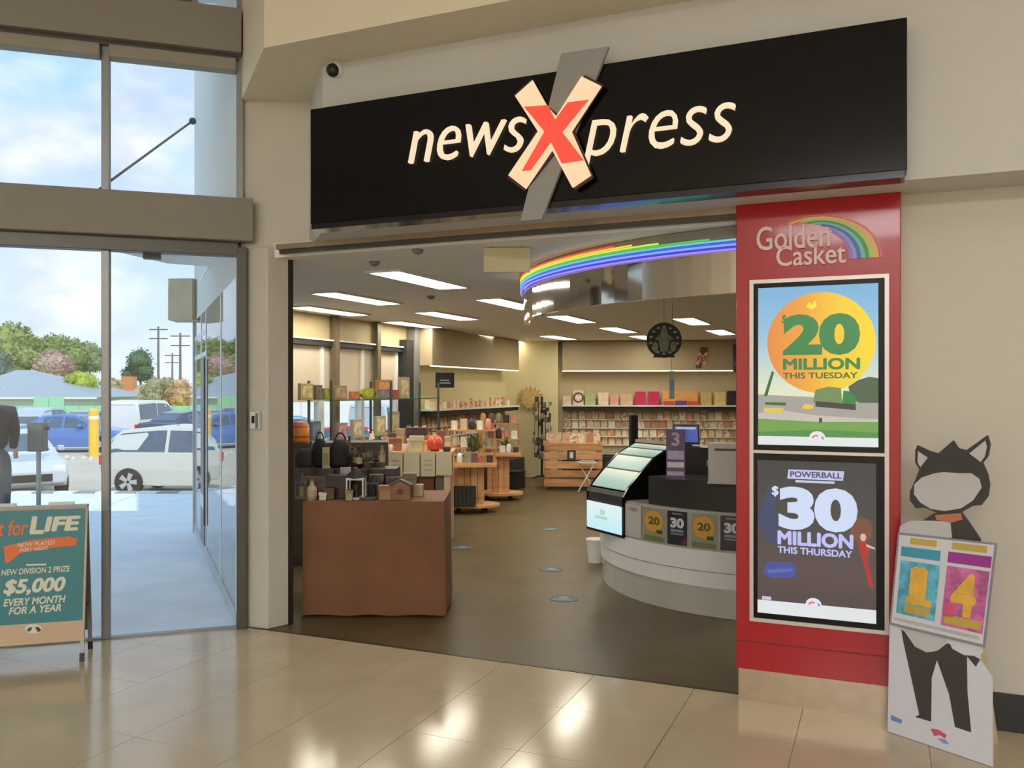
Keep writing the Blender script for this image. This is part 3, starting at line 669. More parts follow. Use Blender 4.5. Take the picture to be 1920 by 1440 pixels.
MB().box(-.012, -.004, y_top - fwd(.3), y_top + fwd(.3), .295, .305).build('side_stay', ALUD, afr)
for xx in (-.15, -.47): MB().box(xx - .07, xx + .07, y_top - .012, y_top + .012, ah + .012, ah + .03).build('clip', WHITE, afr)
def apix(px, py):                                        # photo pixel -> place on the leaning panel
    best = None
    for it in range(30):
        z = best if best is not None else .5
        o = Pl(*AF.w(0, -y_top + fwd(z)).xy, AF.a); s_, z_ = o.hit(px, py); best = z_
    return s_, best
def aon(x, z, off): return (x, y_top - fwd(z) - .0136 - off, z)
def apoly(pts, m, name, off=.0):
    P = [apix(*p) for p in pts]; k = len(P)
    V = [aon(x, z, off) for x, z in P] + [aon(x, z, off + .0008) for x, z in P]
    return MB().add(V, [tuple(range(k)), tuple(range(2 * k - 1, k - 1, -1))] + [(i, i + k, (i + 1) % k + k, (i + 1) % k) for i in range(k)]).build(name, m, afr)
def atext(body, px0, py0, px1, py1, m, bold=.02, shear=.15, rise=0.0, off=.001):
    pm = (px0 + px1) / 2; x0, x1 = apix(px0, (py0 + py1) / 2)[0], apix(px1, (py0 + py1) / 2)[0]; z1, z0 = apix(pm, py0)[1], apix(pm, py1)[1]
    V, F = heavy(body, bold, shear); xs = [v.x for v in V]; ys = [v.y for v in V]
    P = []
    for v in V:
        fx = (v.x - min(xs)) / (max(xs) - min(xs)); z = z0 + (v.y - min(ys)) / (max(ys) - min(ys)) * (z1 - z0) + fx * rise
        P.append(aon(x0 + fx * (x1 - x0), z, off + (v.z + .5) * .0008))
    return MB().add(P, F).build('lettering', m, afr)
atext('Set for', -30, 975, 54, 1004, ORP, .02, .2)
atext('L', 57, 967, 84, 1001, CRMP, .05, .1); atext('IFE', 84, 967, 152, 995, CRMP, .05, .15)
apoly([(8, 1024), (60, 1012), (130, 1005), (146, 1010), (142, 1022), (90, 1027), (40, 1036), (20, 1052), (12, 1056)], ORP, 'ribbon')
atext('NOW PLAYED', 34, 1016, 104, 1024, CRMP, .02, .1, .008, .0015); atext('EVERY NIGHT', 38, 1026, 92, 1033, CRMP, .02, .1, .006, .0015)
apoly([(50, 1057), (88, 1056), (88, 1059), (50, 1060)], CRMP, 'line_mark')
atext('NEW DIVISION 2 PRIZE', 4, 1064, 132, 1075, CRMP, .02, .1, .004)
atext('$5,000', 8, 1083, 124, 1114, CRMP, .04, .2)
atext('EVERY MONTH', 8, 1119, 124, 1133, CRMP, .03, .2, .004)
atext('FOR A YEAR', 18, 1135, 116, 1149, CRMP, .03, .2, .004)
apoly([(64 + 16 * math.cos(t * .2618), 1178 + 9 * math.sin(t * .2618)) for t in range(24)], CRMP, 'logo_disc')
apoly([(51, 1182), (55, 1176), (60, 1174), (61, 1178), (57, 1183)], DARK, 'logo_mark', .001); apoly([(67, 1175), (73, 1174), (79, 1181), (72, 1184)], DARK, 'logo_mark', .001)

# ------------------------------------------------------------------ shop shell: ceiling, walls, windows
SCEIL = mat('shop_ceiling', (242, 240, 234), .8, var=.02)
shc = [FR.w(.2, -.06).xy, FR.w(7.35, -.06).xy, FR.w(7.35, -17.5).xy, LW.w(LLEN + 1.5, -.16).xy, LW.w(-.4, -.16).xy, Vector((-2.8, 9.5)), EXT.w(3.6, .03).xy, EXT.w(.3, .1).xy]
struct(MB().slab(shc, ZC, ZC + .1).build('ceiling_shop', SCEIL))
CRW = mat('cream_wall', (208, 197, 154), .6, var=.02)
vwall('wall_shop_right', FR.w(7.35).xy, FR.w(7.35, -17.5).xy, 0, ZC, -.15, CRW)
bkp = Vector((-.10, 16.3)); bkq = Vector((.86, 16.15))
struct(MB().slab([bkp + Vector((-.1, 0)), bkq, bkq + Vector((.1, 1.0)), bkp + Vector((-.1, 1.0))], 0, ZC + .02).build('wall_pillar', CRW))
BP = Pl(.86, 16.55, -TH * .25)                        # back wall of the shop
vwall('wall_shop_back', BP.w(-.35).xy, BP.w(9.6).xy, 0, ZC, .2, mat('taupe_wall', (186, 170, 138), .6, var=.02))
# window wall: windows from s=0 to SW, then the lined wall
SW = LW.hit(752)[0]; SW2 = LW.hit(768)[0]
lw = struct(empty('wall_window', (LW.o.x, LW.o.y, 0), LW.a))
MB().box(SW2, LLEN + .9, 0, .15, 0, ZC).build('lined_wall', CRW, lw)
MB().box(-.3, SW2, 0, .15, 2.26, ZC).build('head_panel', mat('window_head', (196, 178, 138), .6), lw)
MB().box(-.3, SW2, 0, .15, 0, .34).build('sill_wall', WHITEW, lw)
win = struct(empty('window_3', (LW.o.x, LW.o.y, 0), LW.a))
MB().box(-.3, SW2, .02, .03, .34, 2.26).build('pane', CLEAR, win)
for px in (602, 678, 742): s_ = LW.hit(px)[0]; MB().box(s_ - .035, s_ + .035, -.02, .08, .34, 2.2).build('mullion', WHITE, win)
for px in (620, 699): s_ = LW.hit(px)[0]; MB().box(s_ - .04, s_ + .05, -.10, -.03, 0, ZC).build('post', mat('olive_post', (110, 98, 76), .5), win)
MB().box(SW - .05, SW + .16, -.12, .02, 0, 2.36).build('jamb', DARK, win)
MB().box(SW + .16, SW2 + .05, -.14, .02, 0, ZC).build('jamb', GREY, win)
MB().box(-.3, SW2, -.06, .02, 2.18, 2.26).build('head_rail', DARK, win)
MB().box(-.3, SW2, -.075, -.06, 2.242, 2.262).build('white_strip', WHITE, win)  # slim plain white strip above the blinds
MB().box(-.3, SW2, -.02, .06, 1.0, 1.04).build('transom', ALU, win)
BL = mat('blind_cloth', (198, 184, 164), .8, var=.03)
for i, (pa, pb_) in enumerate(((520, 600), (604, 676), (680, 740))):
    sa, sb = LW.hit(pa)[0], LW.hit(pb_)[0]
    bz = 1.50
    bl = struct(MB().box(max(sa, -.3) - LW.hit(pa)[0] * 0, sb, .004, .012, bz, 2.2).build('roller_blind', BL, win)); bl.pop('kind', None)

# ceiling light panels
LIT = mat('lit_panel', (255, 246, 226), .4, var=.01, emit=19.0)
lights = [(790, 528), (672, 562), (620, 585), (840, 594), (776, 610), (958, 572), (886, 629), (1073, 600), (1048, 634), (980, 643), (1160, 620), (1298, 604), (1352, 624), (1210, 634)]
proto = None
names = {0: 'white ceiling light panel nearest the shop entrance', 1: 'white ceiling light panel second from the entrance in the window row', 2: 'white ceiling light panel closest to the shop windows',
         3: 'white ceiling light panel above the card rack screen', 4: 'white ceiling light panel just before the dark window jamb', 5: 'large white ceiling light panel in the middle of the shop ceiling',
         6: 'white ceiling light panel above the cream lined wall', 7: 'white ceiling light panel between the pillar and the round sign', 8: 'small white ceiling light panel just in front of the back wall',
         9: 'small white ceiling light panel above the cream pillar', 10: 'white ceiling light panel beside the round hanging sign', 11: 'white ceiling light panel behind the rainbow ring near the pylon',
         12: 'white ceiling light panel over the cross logo on the back wall', 13: 'small ceiling light panel half hidden by the round hanging sign'}
for i, (px, py) in enumerate(lights):
    Y = (ZC - .02 - EYE) * FPX / (HZ - py); p = Vector((kray(px) * Y, Y, ZC))
    if proto is None:
        proto = thing('ceiling_light', names[0], 'light', p, PI / 2 - TH, 'shop ceiling light panels')
        MB().box(-.58, .58, -.13, .13, -.012, .0).build('diffuser', LIT, proto)
        fr_ = MB(); fr_.box(-.61, .61, -.16, -.13, -.018, 0).box(-.61, .61, .13, .16, -.018, 0).box(-.61, -.58, -.13, .13, -.018, 0).box(.58, .61, -.13, .13, -.018, 0)
        fr_.build('frame', WHITE, proto); o = proto
    else:
        o = copy_tree(proto); o['label'] = names[i]
    o.location = p
# more of the same light rows outside the view keep the far right of the shop lit
for i, (a, b) in enumerate(((2.9, -2.2), (4.6, -5.0), (5.4, -9.0), (4.6, -12.5))):
    p = FR.w(a + 1.2, b, ZC); o = copy_tree(proto); o.location = p; o['label'] = 'white ceiling light panel over the part of the shop behind the red pylon'
for i, (px, py, lab) in enumerate(((702, 497, 'small grey ceiling sprinkler before the first light panel'), (808, 560, 'small grey smoke detector beside the large light panel'), (783, 475, 'small grey sprinkler close to the door track'))):
    Y = (ZC - .03 - EYE) * FPX / (HZ - py); p = Vector((kray(px) * Y, Y, ZC))
    t = thing('smoke_detector', lab, 'detector', p); MB().lathe([(.035, 0), (.04, -.012), (.03, -.03), (.008, -.04)], n=12).build('body', GREY, t); MB().lathe([(.045, 0), (.045, -.004)], n=12).build('base', WHITE, t)

# hanging white panel near the ceiling
Y = 5.5; p0 = DP(907, 510, Y); p1_ = DP(994, 510, Y)
hp = thing('hanging_board', 'blank cream hanging panel under the ceiling beside the rainbow ring', 'panel', (p0.x, p0.y, p0.z))
wd = p1_.x - p0.x
MB().box(0, wd, 0, .03, 0, .155).build('panel', mat('cream_panel', (206, 198, 160), .6), hp, bev=.003)
for x in (.06, wd - .06): MB().tube([(x, .015, .15), (x, .015, ZC - p0.z)], .004, 6).build('hanger', GREY, hp)

# ------------------------------------------------------------------ rainbow ring over the counter
rc_, rr_ = Vector((2.6335, 6.9017)), 2.5588
ring = thing('rainbow_ring', 'mirrored round ceiling drum with rainbow light tubes above the lottery counter', 'light', (rc_.x, rc_.y, ZC))
def aring(px):                                          # angle on the ring under a photo column
    k = kray(px); A = k * k + 1; B = -2 * (k * rc_.x + rc_.y); Cc = rc_.length_squared - rr_ ** 2
    D = max(0, B * B - 4 * A * Cc); Y = (-B - math.sqrt(D)) / (2 * A); return math.atan2(Y - rc_.y, k * Y - rc_.x)
NSEG = 72
aN = [math.radians(174 + i * 186 / NSEG) for i in range(NSEG + 1)]
def ringpts(r, z, A): return [(rc_.x + r * math.cos(a), rc_.y + r * math.sin(a), z) for a in A]
b_ = MB()
o_, i_ = ringpts(rr_ - .02, 2.185, aN), ringpts(rr_ - .06, 2.185, aN)
for q in range(NSEG):
    A_, B_, C_, D_ = o_[q], o_[q + 1], i_[q + 1], i_[q]
    up = lambda v, z: (v[0], v[1], z)
    b_.add([A_, B_, C_, D_, up(A_, 2.45), up(B_, 2.45), up(C_, 2.45), up(D_, 2.45)], [(0, 1, 5, 4), (2, 3, 7, 6), (0, 3, 2, 1), (4, 5, 6, 7)])
b_.build('mirror_band', mat('mirror_band', (214, 206, 196), .07, 1.0, .01), ring, world=True)
b_ = MB(); o_, i_ = ringpts(rr_ - .03, 2.45, aN), ringpts(rr_ - .5, 2.45, aN)
for q in range(NSEG):
    A_, B_, C_, D_ = o_[q], o_[q + 1], i_[q + 1], i_[q]
    up = lambda v, z: (v[0], v[1], z)
    b_.add([A_, B_, C_, D_, up(A_, ZC - .004), up(B_, ZC - .004), up(C_, ZC - .004), up(D_, ZC - .004)], [(0, 1, 5, 4), (2, 3, 7, 6), (0, 3, 2, 1), (4, 5, 6, 7)])
b_.build('top_band', mat('drum_top', (150, 136, 116), .6), ring, world=True)
tubes = [((226, 84, 50), 1150, 2.527), ((246, 196, 84), 1185, 2.515), ((186, 222, 72), 1235, 2.502), ((86, 176, 84), 1330, 2.489), ((98, 190, 196), 1400, 2.476), ((66, 92, 214), 1600, 2.463), ((128, 158, 255), 1600, 2.450), ((60, 60, 200), 1600, 2.437), ((150, 130, 214), 1600, 2.424)]
a_left = aring(985)
for i, (c, pxe, z) in enumerate(tubes):
    a0 = math.radians(174); a1 = aring(pxe) if pxe < 1500 else math.radians(350)
    a1 = a1 + 2 * PI if a1 < 0 else a1
    A = [a0 + (a1 - a0) * j / 60 for j in range(61)]
    MB().tube(ringpts(rr_ + .004, z, A), .0056, 6).build('light_tube', mat('tube%d' % i, c, .4, var=.01, emit=1.25), ring, world=True)

# ------------------------------------------------------------------ lottery counter
kc, kr = Vector((2.223, 7.469)), 1.43
kio = thing('lottery_counter', 'curved white lottery counter with black upstand and sloping glass ticket display', 'counter', (kc.x, kc.y, 0))
a_s, a_e = math.radians(160), math.radians(345)
def sector(r0, r1, z0, z1, a0=a_s, a1=a_e, n=44, mb=None):
    mb = mb or MB(); 
    for q in range(n):
        t0, t1 = a0 + (a1 - a0) * q / n, a0 + (a1 - a0) * (q + 1) / n
        P = [(kc.x + r * math.cos(t), kc.y + r * math.sin(t), z) for z in (z0, z1) for r, t in ((r0, t0), (r1, t0), (r1, t1), (r0, t1))]
        F = [(0, 3, 2, 1), (4, 5, 6, 7), (1, 2, 6, 5), (3, 0, 4, 7)]
        if q == 0: F.append((0, 1, 5, 4))
        if q == n - 1: F.append((2, 3, 7, 6))
        mb.add(P, F)
    return mb
KWH = mat('counter_white', (230, 232, 232), .28, var=.015)
sector(kr - .5, kr, 0, .21).build('plinth', mat('plinth_gloss', (214, 214, 208), .16, .35, .02), kio, world=True)
sector(kr - .5, kr + .018, .212, .325).build('lower_panel', KWH, kio, world=True)
sector(kr - .5, kr + .026, .330, .478).build('upper_panel', KWH, kio, world=True)
sector(kr - .5, kr + .02, .325, .330).build('shadow_joint', DARK, kio, world=True)
def akio(px, r):
    k = kray(px); A = k * k + 1; B = -2 * (k * kc.x + kc.y); Cc = kc.length_squared - r * r
    D = max(0, B * B - 4 * A * Cc); Y = (-B - math.sqrt(D)) / (2 * A); t = math.atan2(Y - kc.y, k * Y - kc.x); return t + 2 * PI if t < 0 else t
ap0 = akio(1171, kr + .02)
sector(kr - .2, kr + .015, .478, .765, ap0, a_e).build('poster_rail', mat('rail_grey', (176, 172, 168), .35, var=.02), kio, world=True)
sector(kr - .45, kr - .02, .765, .98, akio(1216, kr - .02), a_e).build('upstand', mat('upstand_black', (44, 42, 39), .5, var=.06), kio, world=True)
sector(kr - .8, kr - .45, .3, .95, a_s + .25, a_e).build('inner_desk', DARK, kio, world=True)
# sloping display case at the end
eL, eR = Vector((.634, 7.34)), Vector((.885, 6.86)); g = Vector((.886, .463)).normalized()
prof = [(0, .475), (0, .79), (.05, .865), (.17, .98), (.31, 1.10), (.49, 1.185), (.56, 1.19), (.56, .475)]
def side(base, off=0.0, P=prof, th=.02):
    e = (eR - eL).normalized(); V = []
    for o in (off, off + th):
        for t, z in P:
            q = base + g * t + e * o; V.append((q.x, q.y, z))
    k = len(P); return MB().add(V, [tuple(range(k)), tuple(range(2 * k - 1, k - 1, -1))] + [(i, i + k, (i + 1) % k + k, (i + 1) % k) for i in range(k)])
side(eR, -.02).build('case_side', GLOSSB, kio, world=True); side(eL, 0).build('case_side', GLOSSB, kio, world=True)
def strip(P, d0, w0, w1, th, m, name, par=kio):         # sheet spanning the case between two profile points, set in by d0
    e = (eR - eL); V = []
    for (t, z) in P:
        for f in (w0, w1):
            q = eL + e * f + g * t; V.append((q.x, q.y, z))
    for (t, z) in P:
        for f in (w0, w1):
            q = eL + e * f + g * (t + th * .6); V.append((q.x, q.y, z - th))
    k = len(P); F = []
    for i in range(k - 1):
        F += [(2 * i, 2 * i + 1, 2 * i + 3, 2 * i + 2), (2 * k + 2 * i, 2 * k + 2 * i + 2, 2 * k + 2 * i + 3, 2 * k + 2 * i + 1)]
    F += [(0, 2 * k, 2 * k + 1, 1), (2 * k - 2, 2 * k - 1, 4 * k - 1, 4 * k - 2)]
    for f in (0, 1): F += [tuple([2 * i + f for i in range(k)] + [2 * k + 2 * i + f for i in range(k - 1, -1, -1)])]
    return MB().add(V, F).build(name, m, par, world=True)
AQUA = gradmat('case_shelf', [(0, (150, 186, 172)), (.5, (176, 208, 190)), (1, (232, 240, 214))], 'Z', .8)
def slope(u): 
    P = prof[1:6]; ds = [math.dist(P[i], P[i + 1]) for i in range(4)]; d = u * sum(ds)
    for i in range(4):
        if d <= ds[i] or i == 3:
            f = d / ds[i]; return (P[i][0] + (P[i + 1][0] - P[i][0]) * f, P[i][1] + (P[i + 1][1] - P[i][1]) * f)
        d -= ds[i]
for q, (u0, u1) in enumerate(((.10, .40), (.43, .66), (.69, .86), (.885, .985))):
    strip([slope(u0), slope((u0 + u1) / 2), slope(u1)], 0, .06, .94, .006, AQUA, 'lit_shelf')
    if q: strip([slope(u0 - .028), slope(u0 - .004)], 0, .05, .95, .012, DARK, 'shelf_edge')
strip([(0, .715), (0.005, .79), slope(.07)], 0, .02, .98, .01, DARK, 'case_sill')
strip([(0, .475), (0, .50)], 0, .0, 1, .012, BLACK, 'screen_edge')
strip([(-.012, .50), (-.012, .715)], 0, .04, .97, .012, gradmat('screen_mint', [(0, (196, 240, 250)), (1, (232, 246, 250))], 'Z', .95), 'lit_screen')
MBk = MB()
strip([(-.016, .62), (-.016, .66)], 0, .42, .55, .003, mat('mint_print', (176, 224, 196), .4, emit=.9), 'screen_mark')
strip([(-.016, .585), (-.016, .605)], 0, .28, .62, .003, mat('mint_print', (176, 224, 196), .4, emit=.9), 'screen_mark')
strip([(.50, 1.19), (.505, 1.215)], 0, 0, 1, .03, STEEL, 'case_top')
# back of the counter: black cabinet
cbk = MB(); q0 = DP(1256, 835, 7.0); q1 = DP(1330, 832, 6.85)
cbk.slab([q0.xy, q1.xy, q1.xy + Vector((.15, .35)), q0.xy + Vector((.12, .35))], .3, 1.185).build('cabinet', BLACK, kio, world=True)
# printed cards in the rail
def kposter(px0, px1, kind, label):
    a0, a1 = akio(px0, kr + .02), akio(px1, kr + .02); p, q = [Vector((kc.x + (kr + .021) * math.cos(a), kc.y + (kr + .021) * math.sin(a))) for a in (a0, a1)]
    an = math.atan2((q - p).y, (q - p).x); wd = (q - p).length
    t = thing('rail_poster', label, 'poster', (p.x, p.y, 0), an, 'small posters in the counter rail')
    z0, z1 = .495, .745; n = NRM(.004, wd - .004, z0, z1)
    MB().box(.0, wd, -.004, .0, z0 - .004, z1 + .004).build('holder', mat('rail_grey', (176, 172, 168), .35), t)
    y = -.0045
    def k(name, c): return mat('rp_' + name, c, .4, var=.03)
    if kind == 20:
        n.plate([(0, 0), (1, 0), (1, 1), (0, 1)], 0, k('olive', (150, 150, 118)), 'sheet', t, y)
        n.plate(circ(.5, .6, .44, .33), 1, k('ball', (214, 160, 72)), 'ball_print', t, y)
        n.plate([(0, 0), (1, 0), (1, .14), (0, .17)], 1, k('lawn', (110, 128, 84)), 'grass_print', t, y)
        n.txt('20', .24, .50, .78, .74, 2, k('green', (84, 96, 56)), 'numeral', t, y, bold=.04)
        n.plate([(.62, .26), (.9, .24), (.92, .36), (.64, .36)], 2, k('dark', (70, 76, 60)), 'truck_print', t, y)
    elif kind == 30:
        n.plate([(0, 0), (1, 0), (1, 1), (0, 1)], 0, k('night', (48, 46, 56)), 'sheet', t, y)
        n.txt('30', .16, .50, .84, .80, 2, k('white', (214, 216, 226)), 'numeral', t, y, bold=.05)
        n.plate([(.18, .38), (.82, .38), (.82, .46), (.18, .46)], 2, k('lilac', (140, 142, 160)), 'line_print', t, y)
        n.plate([(.18, .30), (.82, .30), (.82, .345), (.18, .345)], 2, k('lilac', (140, 142, 160)), 'line_print', t, y)
        n.plate([(.25, .90), (.75, .90), (.75, .94), (.25, .94)], 2, k('lilac', (140, 142, 160)), 'line_print', t, y)
        n.plate([(.7, .02), (.98, .02), (.98, .22), (.8, .2)], 1, k('maroon', (104, 52, 70)), 'glow_print', t, y)
    else:
        n.plate([(0, 0), (1, 0), (1, 1), (0, 1)], 0, k('pale', (196, 192, 188)), 'sheet', t, y)
        n.plate(circ(.5, .86, .3, .07), 1, k('greyprint', (150, 148, 140)), 'mark_print', t, y)
kposter(1173, 1203, 0, 'pale blank poster at the end of the counter rail by the lit screen')
kposter(1207, 1247, 20, 'olive 20 poster next to the blank one in the counter rail')
kposter(1251, 1290, 30, 'dark 30 poster between the two orange ball posters')
kposter(1296, 1344, 20, 'larger 20 poster with an orange ball near the red pylon')
kposter(1350, 1396, 30, 'dark 30 poster partly hidden behind the red pylon edge')

def put(name, label, cat, p, rz=0, group=None): return thing(name, label, cat, p, rz, group)
# purple brochure stand, booth box, monitor, till on the counter
p = DP(1267, 903, 6.42); p.z = .98; pu = put('brochure_stand', 'tall purple printed stand on the black counter upstand', 'sign', p, -.35)
PUR = mat('purple_card', (92, 62, 108), .4, var=.2, scale=9); LIL = mat('lilac_print', (178, 168, 196), .5, var=.12, scale=20)
MB().box(-.075, .075, -.03, .03, 0, .008).build('foot', CLEAR, pu)
MB().box(-.07, .07, -.006, .006, .008, .375).build('board', PUR, pu, bev=.002)
MB().box(-.062, .062, -.008, -.006, .03, .06).build('print_band', LIL, pu); MB().box(-.062, .062, -.008, -.006, .09, .13).build('print_band', mat('lilac_pale', (212, 206, 220), .5), pu)
MB().box(-.06, .06, -.008, -.006, .15, .215).build('print_band', LIL, pu)
text('numeral', '3', -.03, .03, .25, .35, -.006, .002, LIL, pu, bold=.03)
p = DP(1356, 909, 6.12); p.z = .98; bo = put('entry_box', 'pale grey ballot box with a dark slot on the counter upstand', 'box', p, -.35)
PG = mat('pale_grey_box', (196, 192, 188), .5, var=.04)
MB().box(-.105, .2, -.0, .16, 0, .285).build('box', PG, bo, bev=.004); MB().box(-.06, .15, -.004, .0, .235, .25).build('slot', BLACK, bo)
MB().box(-.11, .205, -.012, .0, .0, .012).build('base_lip', PG, bo); MB().box(-.12, -.105, .03, .06, .12, .16).build('latch', GREY, bo)
p = DP(1286, 833, 7.12); p.z = 1.187; mo = put('till_monitor', 'black till monitor with a blue screen behind the purple stand', 'monitor', p, -.25)
MB().box(-.05, .05, -.05, .06, 0, .012).build('stand', BLACK, mo)
MB().plate([(-.115, .01), (.115, .01), (.105, .175), (-.105, .175)], -.02, .015).build('casing', BLACK, mo)
MB().plate([(-.10, .03), (.10, .03), (.092, .16), (-.092, .16)], -.023, -.02).build('screen', mat('screen_blue', (70, 88, 168), .3, var=.3, scale=9, emit=.8), mo)
MB().plate([(-.08, .135), (.08, .135), (.08, .152), (-.08, .152)], -.0245, -.023).build('screen_bar', mat('screen_bar', (178, 192, 226), .3, emit=.8), mo)
p = DP(1184, 832, 7.75); p.z = 1.0; m2 = put('terminal_back', 'slim black terminal seen from behind at the top of the glass display', 'monitor', p, .5)
MB().box(-.015, .06, -.02, .02, .0, .42).build('casing', BLACK, m2, bev=.004); MB().box(-.05, .08, -.06, .06, -.12, .0).build('foot', BLACK, m2)
# white bin tucked against the counter
p = FL(1121, 1056); bn = put('waste_bin', 'small white waste bin against the end of the lottery counter', 'bin', (p.x - .02, p.y + .05, 0), .3)
MB().lathe([(.065, 0), (.085, .22), (.08, .222), (.06, .01)], n=18).build('bucket', WHITE, bn); MB().lathe([(.088, .205), (.091, .222), (.084, .226)], n=18).build('rim', WHITE, bn)

# floor stickers
STK = mat('sticker_slate', (74, 88, 98), .5, var=.1); STK2 = mat('sticker_print', (130, 148, 160), .5)
def sticker(px, py, r, label):
    p = FL(px, py); t = put('floor_sticker', label, 'sticker', (p.x, p.y, 0), -.2, 'distance stickers on the shop floor')
    MB().slab(circ(0, 0, r, r, 28), -.002, .001).build('disc', STK, t)
    MB().slab(circ(0, .02, r * .4, r * .3, 18), .001, .0016).build('print', STK2, t)
    MB().slab([(-r * .7, -r * .5), (r * .7, -r * .5), (r * .7, -r * .3), (-r * .7, -r * .3)], .001, .0016).build('print', STK2, t)
sticker(1057, 1122, .115, 'round blue grey floor sticker nearest the shop entrance'); sticker(1033, 1067, .115, 'round blue grey floor sticker in the middle of the aisle')
sticker(1033, 992, .11, 'faint round floor sticker furthest down the aisle'); sticker(866, 1026, .11, 'pale round floor sticker beside the cloth covered table')

# ------------------------------------------------------------------ shop back wall and lined wall: shelves, lit canopies, card racks
LED = mat('led_strip', (255, 238, 200), .4, emit=3.6)
TAUPE = mat('canopy_taupe', (176, 160, 128), .6, var=.02)
BLKE = mat('shade_and_plinth_black', (26, 22, 20), .5)
def shelving(pl, x0, x1, name, label):
    t = thing(name, label, 'shelf', (pl.o.x, pl.o.y, 0), pl.a)
    MB().box(x0, x1, -.34, -.005, 2.0, ZC - .01).build('canopy', TAUPE if name == 'wall_shelving' else CRW, t)
    MB().box(x0, x1, -.33, -.30, 1.985, 2.0).build('led_strip', LED, t)
    MB().box(x0, x1, -.36, -.005, 1.33, 1.355).build('shelf_board', WHITE, t)
    MB().box(x0, x1, -.33, -.005, 1.265, 1.328).build('shelf_shadow', BLKE, t)  # solid black strip painting in the shade under the shelf
    MB().box(x0, x1, -.05, -.004, .45, 1.26).build('rack_back', mat('rack_back', (206, 190, 160), .6), t)
    for z in (.52, .68, .84, 1.0, 1.16): MB().box(x0, x1, -.13, -.05, z - .095, z - .08).build('card_ledge', WHITE, t)
    MB().box(x0, x1, -.45, -.005, .0, .40).build('base_cabinet', DARK, t)
    return t
BX1 = BP.hit(1440)[0]
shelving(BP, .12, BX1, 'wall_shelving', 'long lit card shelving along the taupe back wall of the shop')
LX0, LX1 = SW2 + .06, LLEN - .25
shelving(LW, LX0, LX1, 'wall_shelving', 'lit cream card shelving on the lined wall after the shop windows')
crd = None; nc = 0
def cards(pl, x0, x1, step, label, group, y=-.10):
    global crd, nc
    for z in (1.16, 1.0, .84, .68):
        x = x0 + .07
        while x < x1 - .07:
            w = R.uniform(.8, 1.0); p = pl.w(x, -y + R.uniform(-.01, .01), z - .08)
            if crd is None:
                crd = MB().box(-.062, .062, -.002, .002, 0, .155).build('greeting_card', CARD); o = crd
            else: o = crd.copy(); COL.objects.link(o)
            o.location = p; o.rotation_euler = (-.12, R.uniform(-.03, .03), pl.a); o.scale = (w, 1, R.uniform(.82, 1.05))
            tag(o, label, 'card', group); nc += 1
            x += step * R.uniform(.92, 1.1)
cards(BP, .14, BP.hit(1385)[0], .135, 'small greeting card in the rack below the long shelf on the back wall', 'cards in the back wall rack')
cards(LW, LX0, LX1, .15, 'small greeting card in the rack below the shelf on the lined wall', 'cards in the lined wall rack')

def boxitem(name, label, cat, p, rz, w, d, h, m, group=None, lid=None, bev=.003):
    t = tag(MB().box(-w / 2, w / 2, -d / 2, d / 2, 0, h).build(name, m, bev=bev), label, cat, group); t.location = p; t.rotation_euler = (0, 0, rz)
    if lid: MB().box(-w / 2 - .004, w / 2 + .004, -d / 2 - .004, d / 2 + .004, h * .72, h + .004).build('lid', lid, t)
    return t
def cm(c, var=.12): return mat('c_%d_%d_%d' % c, c, .5, var=var, scale=14)
# things standing on the long back shelf (photo columns and tops)
for px0, px1, yt, c, lab in ((1056, 1072, 742, (204, 186, 158), 'pale floral box at the pillar end of the back shelf'), (1097, 1117, 738, (168, 178, 130), 'sage green card box beside the heart print on the back shelf'),
        (1121, 1141, 736, (220, 202, 170), 'cream box with speckled print on the back shelf'), (1143, 1160, 740, (212, 160, 140), 'salmon gift box on the back shelf before the pale pair'),
        (1162, 1186, 738, (206, 170, 136), 'sand coloured box next to the two crimson boxes'), (1190, 1210, 734, (196, 38, 88), 'crimson box on the back shelf, the one nearer the pillar'),
        (1214, 1235, 734, (192, 36, 84), 'crimson box on the back shelf, the one nearer the red pylon'), (1240, 1307, 733, (222, 166, 94), 'wide orange tan backing card on the back shelf'),
        (1311, 1332, 736, (206, 178, 104), 'mustard print box after the wide orange card'), (1336, 1358, 735, (222, 196, 128), 'pale yellow print box near the dark box on the back shelf'),
        (1361, 1378, 733, (44, 34, 52), 'dark box at the pylon end of the back shelf')):
    a, b = BP.hit(px0)[0], BP.hit(px1)[0]; hgt = BP.hit((px0 + px1) / 2, yt)[1] - 1.355
    boxitem('gift_box', lab, 'box', BP.w((a + b) / 2, .17 if px0 != 1240 else .12, 1.355), BP.a, b - a - .01, .1 if px0 != 1240 else .03, hgt, cm(c))
a, b = BP.hit(1075)[0], BP.hit(1095)[0]; t = boxitem('gift_box', 'pale box with a dark ring and heart print on the back shelf', 'box', BP.w((a + b) / 2, .17, 1.355), BP.a, b - a - .01, .08, .28, cm((214, 196, 176)))
MB().plate(arcband(0, .14, .07, .10, 0, 2 * PI - .001), -.044, -.0405).build('ring_print', cm((96, 58, 54)), t); MB().plate([(0, .09), (.05, .15), (.03, .18), (0, .16), (-.03, .18), (-.05, .15)], -.044, -.0405).build('heart_print', cm((232, 222, 214)), t)
for px0, px1, yt, c, lab in ((1242, 1262, 752, (188, 60, 72), 'low red box in front of the orange card on the back shelf'), (1264, 1286, 751, (104, 60, 136), 'low purple box in front of the orange card on the back shelf'), (1288, 1308, 752, (206, 76, 44), 'low orange red box in front of the orange card on the back shelf')):
    a, b = BP.hit(px0)[0], BP.hit(px1)[0]; boxitem('flat_box', lab, 'box', BP.w((a + b) / 2, .25, 1.355), BP.a, b - a - .01, .1, BP.hit(px0, yt)[1] - 1.355, cm(c))
